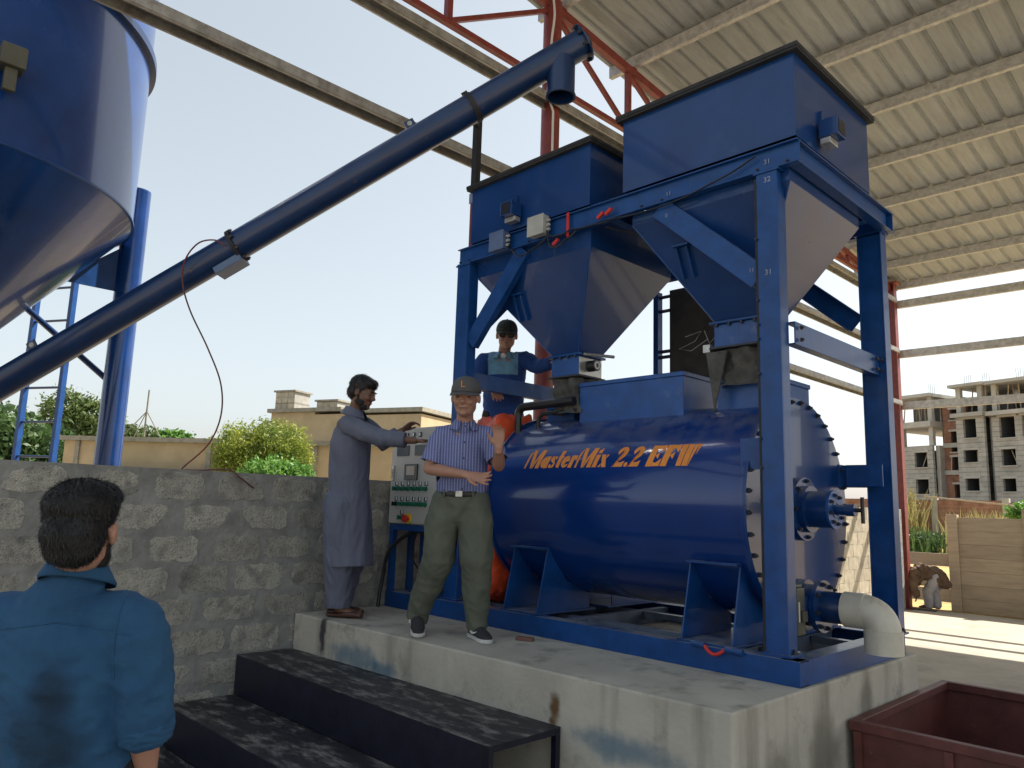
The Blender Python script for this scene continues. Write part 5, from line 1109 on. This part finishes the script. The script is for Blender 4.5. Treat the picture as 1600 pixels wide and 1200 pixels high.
sh_ = cloth('shirt', mb, pc, m_stripe, .007, .012)

open_arm(sh_, J['shL'], J['elL'], .84, .082); open_arm(sh_, J['shR'], J['elR'], .84, .082)
open_end(sh_, J['waist']-Vector((0, 0, .045)), (0, 0, -1), .4); solid(sh_)
collar(pc, J['neck']+Vector((0, 0, -.026)), fc_, None, .072, .03, m_stripe)
btn = MB()
for t in (.08, .3, .52, .74, .95):
    p = J['neck'].lerp(J['waist'], t)+Vector(fc_)*(.118+.03*t)+Vector((0, 0, -.03)); MB().ell(p, .005, .005, .006, None, 8, 6).build('button', m_belt, sh_, smooth=180)
mb = MB(); wv = J['waist']-Vector((0, 0, .01)); sdv = (J['shR']-J['shL']).normalized(); pv = (J['hipL']+J['hipR'])/2
mb.loft([pv-Vector((0, 0, .05)), pv, wv], [.155, .165, .152], [.12, .132, .124], sdv, 22)
for k in 'LR':
    h, kn, an = J['hip'+k], J['kn'+k], J['an'+k]; o_ = (h-pv)*.25
    mb.loft([h+o_*.2+Vector((0, 0, .02)), h.lerp(kn, .35)+o_, kn, kn.lerp(an, .45)-Vector(fc_)*.01, an+Vector((0, 0, .03)), an-Vector((0, 0, .015))], [.106, .114, .104, .088, .076, .072], [.110, .108, .098, .09, .08, .076], sdv, 20)
tr_ = cloth('trousers', mb, pc, m_trous, .0075, .018, ((7, 7, 3.5, 1, 3), (15, 15, 9, .5, 9)))
for k in 'LR': open_end(tr_, J['an'+k]-Vector((0, 0, .03)), J['an'+k]-J['kn'+k], .16)
solid(tr_)
bl = MB(); n = 40; v = []
for rr, z in ((1, -.022), (1.012, -.020), (1.012, .016), (1, .018)):
    for i in range(n): a = 2*PI*i/n; v.append(wv+sdv*math.cos(a)*.160*rr+sdv.cross(Vector((0, 0, 1)))*math.sin(a)*.133*rr+Vector((0, 0, z-.025)))
bl.add(v, [(k*n+i, k*n+(i+1) % n, ((k+1) % 4)*n+(i+1) % n, ((k+1) % 4)*n+i) for k in range(4) for i in range(n)])
be = bl.build('belt', m_belt, pc, smooth=40)
fq = sdv.cross(Vector((0, 0, 1))).normalized(); fq = fq if fq.dot(fc_) > 0 else -fq
MB().obox(wv+fq*.137+Vector((0, 0, -.027)), sdv*.022, fq*.003, (0, 0, .019)).build('buckle', m_zinc, be, bevel=.002)
for k in (-.10, .09): MB().obox(wv+fq*.110+sdv*k+Vector((0, 0, -.026)), sdv*.006, fq*.004, (0, 0, .026)).build('belt_loop', m_trous, be)
# cap
def capmesh(root, c, A, s, mt, brim=.075, hairm=m_hair):
    c = V3(c); P = lambda x, y, z: c+A@Vector((x, y, z))*s; mb = MB(); v = []; n = 36; rows = 12
    for j in range(rows+1):
        t = j/rows; ph = t*PI/2; 
        for i in range(n):
            a = 2*PI*i/n; v.append(P(math.cos(a)*.086*math.cos(ph)**.75, -.010+math.sin(a)*.104*math.cos(ph)**.75, .030+.090*math.sin(ph)**1.0-.008*(1-t)*(1 if math.sin(a) < 0 else 0)))
    f = [(j*n+i, j*n+(i+1) % n, (j+1)*n+(i+1) % n, (j+1)*n+i) for j in range(rows) for i in range(n)]
    o = mb.add(v, f).build('cap', mt, root, smooth=60); solid(o, .003)
    b = MB(); m_ = 16; v = []
    for j in range(6):
        t = j/5
        for i in range(m_+1):
            a = PI*.12+PI*.76*i/m_; x = math.cos(a)*.088; y = -.010+math.sin(a)*.104; e = brim*t*(math.sin(a))**.8
            v.append(P(x*(1+.02*t), y+e, .032-.012*t-.26*abs(x)**1.0*(.25+.55*t)*.6))
    f = [(j*(m_+1)+i, j*(m_+1)+i+1, (j+1)*(m_+1)+i+1, (j+1)*(m_+1)+i) for j in range(5) for i in range(m_)]
    q = b.add(v, f).build('brim', mt, o, smooth=60); solid(q, .004)
    MB().ell(P(0, -.01, .121), .007*s, .007*s, .004*s, A, 10, 6).build('cap_button', mt, o)
    return o, P
capo, P = capmesh(pc, J['head']+Vector((0, 0, .008)), A, 1.15, m_capg, .062)
lg = MB(); lg.bar(P(.009, .0925, .062), P(.009, .082, .092), .0045, .003, side=tuple(A@Vector((1, 0, 0)))).bar(P(.010, .0945, .060), P(-.011, .0935, .0605), .003, .005, side=tuple(A@Vector((0, 1, 0)))).build('cap_logo', m_text, capo)
mb = MB(); cH = J['head']
for x, y, z, a, b_, d in ((0, -.035, .0, .078, .072, .055), (.066, -.015, .005, .014, .035, .035), (-.066, -.015, .005, .014, .035, .035)): mb.ell(cH+A@Vector((x, y, z)), a, b_, d, A)
cloth('hair', mb, pc, m_hair, .006, .004)
for k in 'LR':
    an, te = J['an'+k], J['toe'+k]; d = (te-an); d.z = 0; d.normalize()
    up_ = Vector((0, 0, 1)); hl = V3((an.x, an.y, .803))-d*.075
    tt = hl+d*.285
    if k == 'L': hl = hl+Vector((0, 0, .055)); 
    so2 = shoe(pc, hl, tt, 1, m_shoe, m_sole, w=.048)
    s_ = d.cross(up_); dd = (tt-hl).normalized(); nn = s_.cross(dd).normalized(); nn = nn if nn.z > 0 else -nn
    side_ = -s_ if (-s_).dot(Vector((.7, -.72, 0))) > s_.dot(Vector((.7, -.72, 0))) else s_
    # curved tick mark on the outer side
    pts = [hl+dd*(.085+.11*t)+side_*(.0475+.004*math.sin(t*3))+nn*(.050+.028*(t-.35)**2*2.0-.012*t) for t in np.linspace(0, 1, 8)]
    MB().path(pts, [.003, .008, .009, .0085, .007, .0055, .004, .002], 8).build('tick_mark', m_sole, so2, smooth=60)

# ---- man in grey blue kameez at the cabinet
OB = (-3.34, -.56, .8)
JB = dict(head=(-2.982, -.714, 2.445), neck=(-3.055, -.715, 2.315), chest=(-3.115, -.70, 2.09), waist=(-3.155, -.665, 1.76), shL=(-3.035, -.83, 2.215), elL=(-2.80, -.66, 2.11), wrL=(-2.585, -.50, 2.095), shR=(-3.14, -.575, 2.225), elR=(-3.04, -.45, 2.10), wrR=(-2.97, -.34, 2.20),
          hipL=(-3.14, -.74, 1.64), hipR=(-3.20, -.60, 1.64), knL=(-3.16, -.70, 1.25), knR=(-3.24, -.55, 1.25), anL=(-3.21, -.66, .90), anR=(-3.36, -.56, .88), toeL=(-3.06, -.56, .83), toeR=(-3.22, -.44, .83))
fb_ = Vector((.78, .62, 0))
pb_, J, A = person('bearded man in a long grey blue kameez reaching across to the control cabinet', OB, JB, fb_, (.80, .50, -.30), (.15, .1, 1), m_skin2,
    arms={'L': ((.70, .60, .02), (.0, .0, -1), 1.0, (.25, .3, .35, .4), -1, .1, .3), 'R': ((.6, .5, .65), (.6, .3, -.8), 1.0, (.5, .6, .6, .6), 1, .1, .3)})
facebits(pb_, J['head'], A)
mb = MB(); torso(mb, J, (.150, .158, .165, .16, .115), (.145, .145, .135, .115, .078), low=[(-3.135, -.625, 1.18), (-3.145, -.63, 1.30), (-3.15, -.64, 1.50)], lw=([.168, .166, .160], [.165, .165, .158]))
for k in 'LR':
    a, b, c_ = J['sh'+k], J['el'+k], J['wr'+k]; limb(mb, sleevept((J['shL']+J['shR'])/2, a, b, (.55, 1))+[b.lerp(c_, .35), b.lerp(c_, .72)], [.062, .066, .070, .070, .068, .064, .056, .054])
km = cloth('kameez', mb, pb_, m_kameez, .008, .020, ((9, 9, 1.6, 1, 1.5), (20, 20, 5, .4, 5)))
open_end(km, (-3.13, -.62, 1.17), (.1, .0, -1), .5)
for k in 'LR': open_end(km, J['el'+k].lerp(J['wr'+k], .70), J['wr'+k]-J['el'+k], .12)
solid(km)
for k in 'LR':
    c_ = J['el'+k].lerp(J['wr'+k], .66); d = (J['wr'+k]-J['el'+k]).normalized(); mb = MB().loft([c_-d*.03, c_+d*.02], [.058, .056], [.058, .056], (0, 0, 1), 18, caps=False); cloth('rolled_cuff', mb, pb_, m_kameez, .006, .006)
mb = MB()
for k in 'LR':
    h, kn, an = J['hip'+k], J['kn'+k], J['an'+k]
    mb.loft([h, h.lerp(kn, .5), kn, kn.lerp(an, .5), an, an-Vector((0, 0, .02))], [.11, .115, .108, .096, .085, .08], [.12, .12, .112, .10, .088, .084], (.6, -.78, 0), 20)
sw = cloth('shalwar', mb, pb_, m_kameez, .008, .024, ((11, 11, 2.5, 1, 2), (22, 22, 8, .4, 5)))
for k in 'LR': open_end(sw, J['an'+k]-Vector((0, 0, .028)), (0, 0, -1), .14)
solid(sw)
collar(pb_, J['neck']+Vector((-.01, 0, 0)), fb_, None, .076, .045, m_kameez)
mb = MB(); cH = J['head']
for x, y, z, a, b_, d in ((0, -.022, .052, .086, .098, .086), (0, -.050, .0, .080, .066, .070), (0, .045, .085, .070, .052, .040), (.072, -.01, .02, .013, .032, .035), (-.072, -.01, .02, .013, .032, .035)): mb.ell(cH+A@Vector((x, y, z)), a, b_, d, A)
ho = cloth('hair', mb, pb_, m_hair, .006, .010, ((25, 25, 25, 1, 0),)); tufts('hair_strands', ho.data, 1500, .016, .0014, m_hair, pb_, 5, flow=tuple(A@Vector((0, .7, -.6))))
mb = MB()
for x, y, z, a, b_, d in ((0, .050, -.084, .044, .042, .030), (.046, .022, -.060, .019, .042, .030), (-.046, .022, -.060, .019, .042, .030), (.062, .012, -.028, .010, .012, .03), (-.062, .012, -.028, .010, .012, .03), (0, .090, -.040, .028, .010, .005)): mb.ell(cH+A@Vector((x, y, z)), a, b_, d, A)
cloth('beard', mb, pb_, m_beard, .005, .004)
for k in 'LR':
    an, te = J['an'+k], J['toe'+k]; d = (te-an); d.z = 0; d.normalize(); hl = V3((an.x, an.y, .802))-d*.07
    mb = MB(); hl2 = hl; sd_ = d.cross(Vector((0, 0, 1)))
    mb.loft([hl+d*t+Vector((0, 0, h)) for t, h in ((.0, .018), (.08, .018), (.15, .028), (.21, .03), (.26, .02))], [.036, .036, .044, .045, .032], [.016, .014, .028, .026, .014], sd_, 16)
    cloth('sandal', mb, pb_, m_brownsh, .005, .002)

# ---- man in sunglasses behind the frame
OD = (-3.16, .93, 1.547)
JD = dict(head=(-2.946, .726, 3.14), neck=(-3.05, .80, 3.01), chest=(-3.10, .863, 2.80), waist=(-3.165, .918, 2.56), shL=(-3.20, .69, 2.96), elL=(-3.20, .60, 2.72), wrL=(-2.98, .62, 2.665), shR=(-2.90, .93, 2.96), elR=(-2.74, .90, 2.865), wrR=(-2.50, .84, 2.86),
          hipL=(-3.23, .87, 2.42), hipR=(-3.10, .97, 2.42), knL=(-3.22, .86, 2.0), knR=(-3.08, .97, 2.0), anL=(-3.23, .88, 1.63), anR=(-3.07, 1.0, 1.63))
fd_ = Vector((.66, -.75, 0))
pd, J, A = person('man in dark cap and sunglasses and two tone blue work jacket leaning behind the frame', OD, JD, fd_, (.66, -.62, -.22), (.1, -.1, 1), m_skin1,
    arms={'L': ((.8, -.35, -.65), (-.2, .4, -.6), 1.1, (.5, .55, .6, .65), 1, .14, .3), 'R': ((1, -.3, 0), (0, 0, -1), 1.0, (.3, .3, .3, .3), 1, .1, .3)}, hs_=1.08)
facebits(pd, J['head'], A, 1.08, glasses=True)
mb = MB(); torso(mb, J, (.182, .185, .195, .19, .145), (.14, .145, .14, .125, .09), low=[J['waist']-Vector((0, 0, .14))], lw=([.168], [.13]))
for k in 'LR':
    a, b, c_ = J['sh'+k], J['el'+k], J['wr'+k]; limb(mb, sleevept((J['shL']+J['shR'])/2, a, b, (.55, 1))+[b.lerp(c_, .5), b.lerp(c_, .93)], [.068, .072, .076, .076, .072, .066, .058, .05])
jk = cloth('jacket', mb, pd, m_navyj, .008, .016, ((8, 8, 6, 1, 5), (18, 18, 14, .5, 8)))
jk.data.materials.append(m_lightb); o_ = base(pd); cc_ = J['chest']-o_; sdv = (J['shR']-J['shL']).normalized(); nk_ = J['neck']-o_
for f in jk.data.polygons:
    q = f.center-cc_; u_ = q.dot(sdv)
    if (q.z > .005 and abs(u_) < .135) or (-.105 < q.z < -.075 and .08 < abs(u_) < .15): f.material_index = 1
solid(jk); collar(pd, J['neck']+Vector((0, 0, 0)), fd_, None, .080, .03, m_lightb)
MB().ell(J['neck']+Vector(fd_)*.035+Vector((0, 0, -.035)), .04, .04, .03).build('undershirt', m_white, pd, smooth=180)
mb = MB()
for k in 'LR': limb(mb, [J['hip'+k]+Vector((0, 0, .06)), J['hip'+k], J['kn'+k], J['an'+k]], [.11, .115, .085, .075])
cloth('trousers', mb, pd, m_dpants, .01, .01)
for k in 'LR': shoe(pd, J['an'+k]+Vector((-.03, .03, -.08)), J['an'+k]+Vector((.14, -.17, -.08)), 1, m_shoe)
capmesh(pd, J['head']+Vector((0, 0, .012)), A, 1.13, m_capc, .06)
mb = MB(); cH = J['head']
for x, y, z, a, b_, d in ((0, -.035, .0, .082, .074, .055),): mb.ell(cH+A@Vector((x, y, z)), a, b_, d, A)
cloth('hair', mb, pd, m_hair, .007, .004)

# ---- man in the foreground, seen from behind
OA = (-.52, -3.15, -.1)
JA = dict(head=(-.432, -3.200, 1.548), neck=(-.487, -3.180, 1.440), chest=(-.535, -3.157, 1.225), waist=(-.55, -3.129, .96), shL=(-.645, -3.325, 1.335), elL=(-.735, -3.37, 1.06), wrL=(-.70, -3.25, .86), shR=(-.388, -3.055, 1.335), elR=(-.370, -3.013, 1.085), wrR=(-.422, -2.973, .90),
          hipL=(-.62, -3.2, .84), hipR=(-.48, -3.06, .84), knL=(-.62, -3.2, .42), knR=(-.48, -3.06, .42), anL=(-.62, -3.2, 0), anR=(-.48, -3.06, 0))
fa = Vector((-.72, .69, 0))
pa, J, A = person('broad man in a denim shirt with a damp back, seen from behind in the foreground', OA, JA, fa, (-.85, .53, -.05), (0, 0, 1), m_skin1,
    arms={'L': ((.1, .1, -1), (1, .5, 0), 1.0, (.4, .45, .5, .5), -1, .1, .3), 'R': ((-.2, .1, -1), (-.8, .3, 0), 1.0, (.4, .45, .5, .5), -1, .1, .3)}, voxel=.006, hs_=1.0)
facebits(pa, J['head'], A, 1.0)
mb = MB(); torso(mb, J, (.178, .185, .203, .190, .130), (.140, .145, .140, .122, .088), low=[J['waist']-Vector((0, 0, .22)), J['waist']-Vector((0, 0, .10))], lw=([.19, .188], [.135, .133]), shz=.01, top=.035)
for k in 'LR':
    a, b, c_ = J['sh'+k], J['el'+k], J['wr'+k]; limb(mb, sleevept((J['shL']+J['shR'])/2, a, b, (.55, 1))+[b.lerp(c_, .16)], [.064, .070, .075, .077, .074, .068, .065])
sa = cloth('shirt', mb, pa, m_denim, .006, .017, ((8, 8, 9, 1, 8), (18, 18, 20, .55, 14), (40, 40, 36, .12, 12)))
open_end(sa, J['waist']-Vector((0, 0, .2)), (0, 0, -1), .5); solid(sa)
for k in 'LR':
    b, c_ = J['el'+k], J['wr'+k]; c2 = b.lerp(c_, .19); d = (c_-b).normalized(); mb = MB().loft([c2-d*.028, c2, c2+d*.022], [.071, .072, .070], [.071, .072, .070], (1, 0, 0), 20, caps=False); cloth('rolled_cuff', mb, pa, m_denim, .005, .012, ((20, 20, 60, 1, 10),))
collar(pa, J['neck']+Vector((0, 0, .022)), fa, None, .078, .022, m_denim, open_=False, fl_=.45)
# yoke seam across the back
sdv = (J['shR']-J['shL']).normalized(); bk = -fa
sm = bpy.data.objects  # (seam follows the cloth surface by projecting points onto it)
from mathutils.bvhtree import BVHTree
def onto(me_obj, pts, dirv, r_, nm, mt, root, lift=.001):
    bv = BVHTree.FromPolygons([v.co for v in me_obj.data.vertices], [tuple(p.vertices) for p in me_obj.data.polygons]); o0 = base(root); out = []
    for p in pts:
        hit = bv.ray_cast(Vector(p)-o0-Vector(dirv)*.5, Vector(dirv))
        if hit[0] is not None: out.append(hit[0]+hit[1]*lift+o0)
    if len(out) > 3: MB().path(out, r_, 6).build(nm, mt, root, smooth=60)
onto(sa, [J['neck']+sdv*t+Vector((0, 0, -.115-.03*abs(t)/.2)) for t in np.linspace(-.19, .19, 40)], fa, .0022, 'yoke_seam', m_denim, pa)
onto(sa, [J['shR']+sdv*(-.012+.0*t)+Vector((0, 0, .05-.20*t)) for t in np.linspace(0, 1, 20)], fa, .0022, 'sleeve_seam', m_denim, pa)
mb = MB()
for k in 'LR': limb(mb, [J['hip'+k]+Vector((0, 0, .08)), J['hip'+k], J['kn'+k], J['an'+k]], [.10, .11, .085, .07])
cloth('trousers', mb, pa, m_dpants, .01, .01)
for k in 'LR': shoe(pa, J['an'+k]+Vector((.05, -.05, -.1)), J['an'+k]+Vector((-.13, .13, -.1)), 1, m_shoe)
mb = MB(); cH = J['head']
for x, y, z, a, b_, d in ((0, -.018, .072, .090, .106, .072), (0, -.050, .0, .076, .070, .085), (.01, .02, .098, .078, .060, .048), (.072, -.026, .050, .015, .036, .030), (-.072, -.026, .050, .015, .036, .030), (0, -.055, -.045, .064, .052, .042)): mb.ell(cH+A@Vector((x, y, z))*.95, a*.98, b_*.95, d*.95, A)
ho = cloth('hair', mb, pa, m_hair, .005, .008, ((14, 14, 14, 1, 0), (40, 40, 40, .5, 0)))
tufts('hair_strands', ho.data, 18000, .010, .0007, m_hair, pa, 6, flow=(.25, .1, -.9), lift=.12, wave=.4)
up_part = [v for v in ho.data.vertices if v.co.z > (cH.z+.1-OA[2])]
mb = MB()
for x, y, z, a, b_, d in ((.048, .036, -.060, .020, .042, .030), (-.048, .036, -.060, .020, .042, .030), (.064, .020, -.028, .010, .014, .034), (-.064, .020, -.028, .010, .014, .034), (0, .060, -.086, .044, .040, .030)): mb.ell(cH+A@Vector((x, y, z)), a, b_, d, A)
bd = cloth('beard', mb, pa, m_beard, .005, .004); tufts('beard_strands', bd.data, 3500, .008, .0006, m_hair, pa, 8, lift=.4)

# ---- worker bending at the fence
OE = (-3.30, 13.02, -.1)
dE = Vector((.0, -.36, 0)); JE = {k: V3(v)+dE for k, v in dict(head=(-3.66, 13.02, .46), neck=(-3.56, 13.05, .56), chest=(-3.46, 13.2, .63), waist=(-3.28, 13.40, .56), shL=(-3.49, 12.98, .60), elL=(-3.50, 12.87, .37), wrL=(-3.44, 12.85, .20), shR=(-3.54, 13.30, .60), elR=(-3.66, 13.25, .37), wrR=(-3.66, 13.2, .20),
    hipL=(-3.20, 13.30, .48), hipR=(-3.16, 13.46, .48), knL=(-3.34, 13.22, .24), knR=(-3.30, 13.42, .24), anL=(-3.35, 13.26, -.02), anR=(-3.24, 13.42, -.02)).items()}
pe, J, A = person('worker in a brown shawl and pale trousers bending down behind the red corner column', OE, JE, (-.8, -.3, 0), (-.5, -.2, -.8), (-.8, -.3, .5), m_skin2, voxel=.012,
    arms={'L': ((0, 0, -1), (-1, 0, 0)), 'R': ((0, 0, -1), (-1, 0, 0))})
mb = MB(); mb.loft([J['neck'], J['chest'], J['waist'], (J['hipL']+J['hipR'])/2+Vector((.03, 0, 0)), (J['hipL']+J['hipR'])/2+Vector((.16, .02, -.10))], [.15, .21, .20, .19, .12], [.10, .15, .15, .15, .05], (.5, .85, 0), 20)
for k in 'LR': limb(mb, [J['neck'], J['sh'+k], J['el'+k], J['wr'+k]], [.09, .09, .08, .06])
mb.loft([J['chest']-Vector((.02, .05, .05)), J['chest']-Vector((.05, .08, .22))], [.15, .10], [.12, .06], (1, 0, 0), 14)
cloth('shawl', mb, pe, m_brownk, .012, .05, ((7, 7, 7, 1, 3), (16, 16, 16, .4, 5)))
mb = MB()
for k in 'LR': limb(mb, [J['hip'+k], J['kn'+k], J['an'+k]], [.12, .095, .085])
cloth('trousers', mb, pe, m_greyp, .012, .02)
for k in 'LR': shoe(pe, J['an'+k]+Vector((.05, .02, -.075)), J['an'+k]+Vector((-.17, -.05, -.075)), 1, m_brownsh)
bpy.data.objects.remove(bpy.data.objects['tmp']) if 'tmp' in bpy.data.objects else None
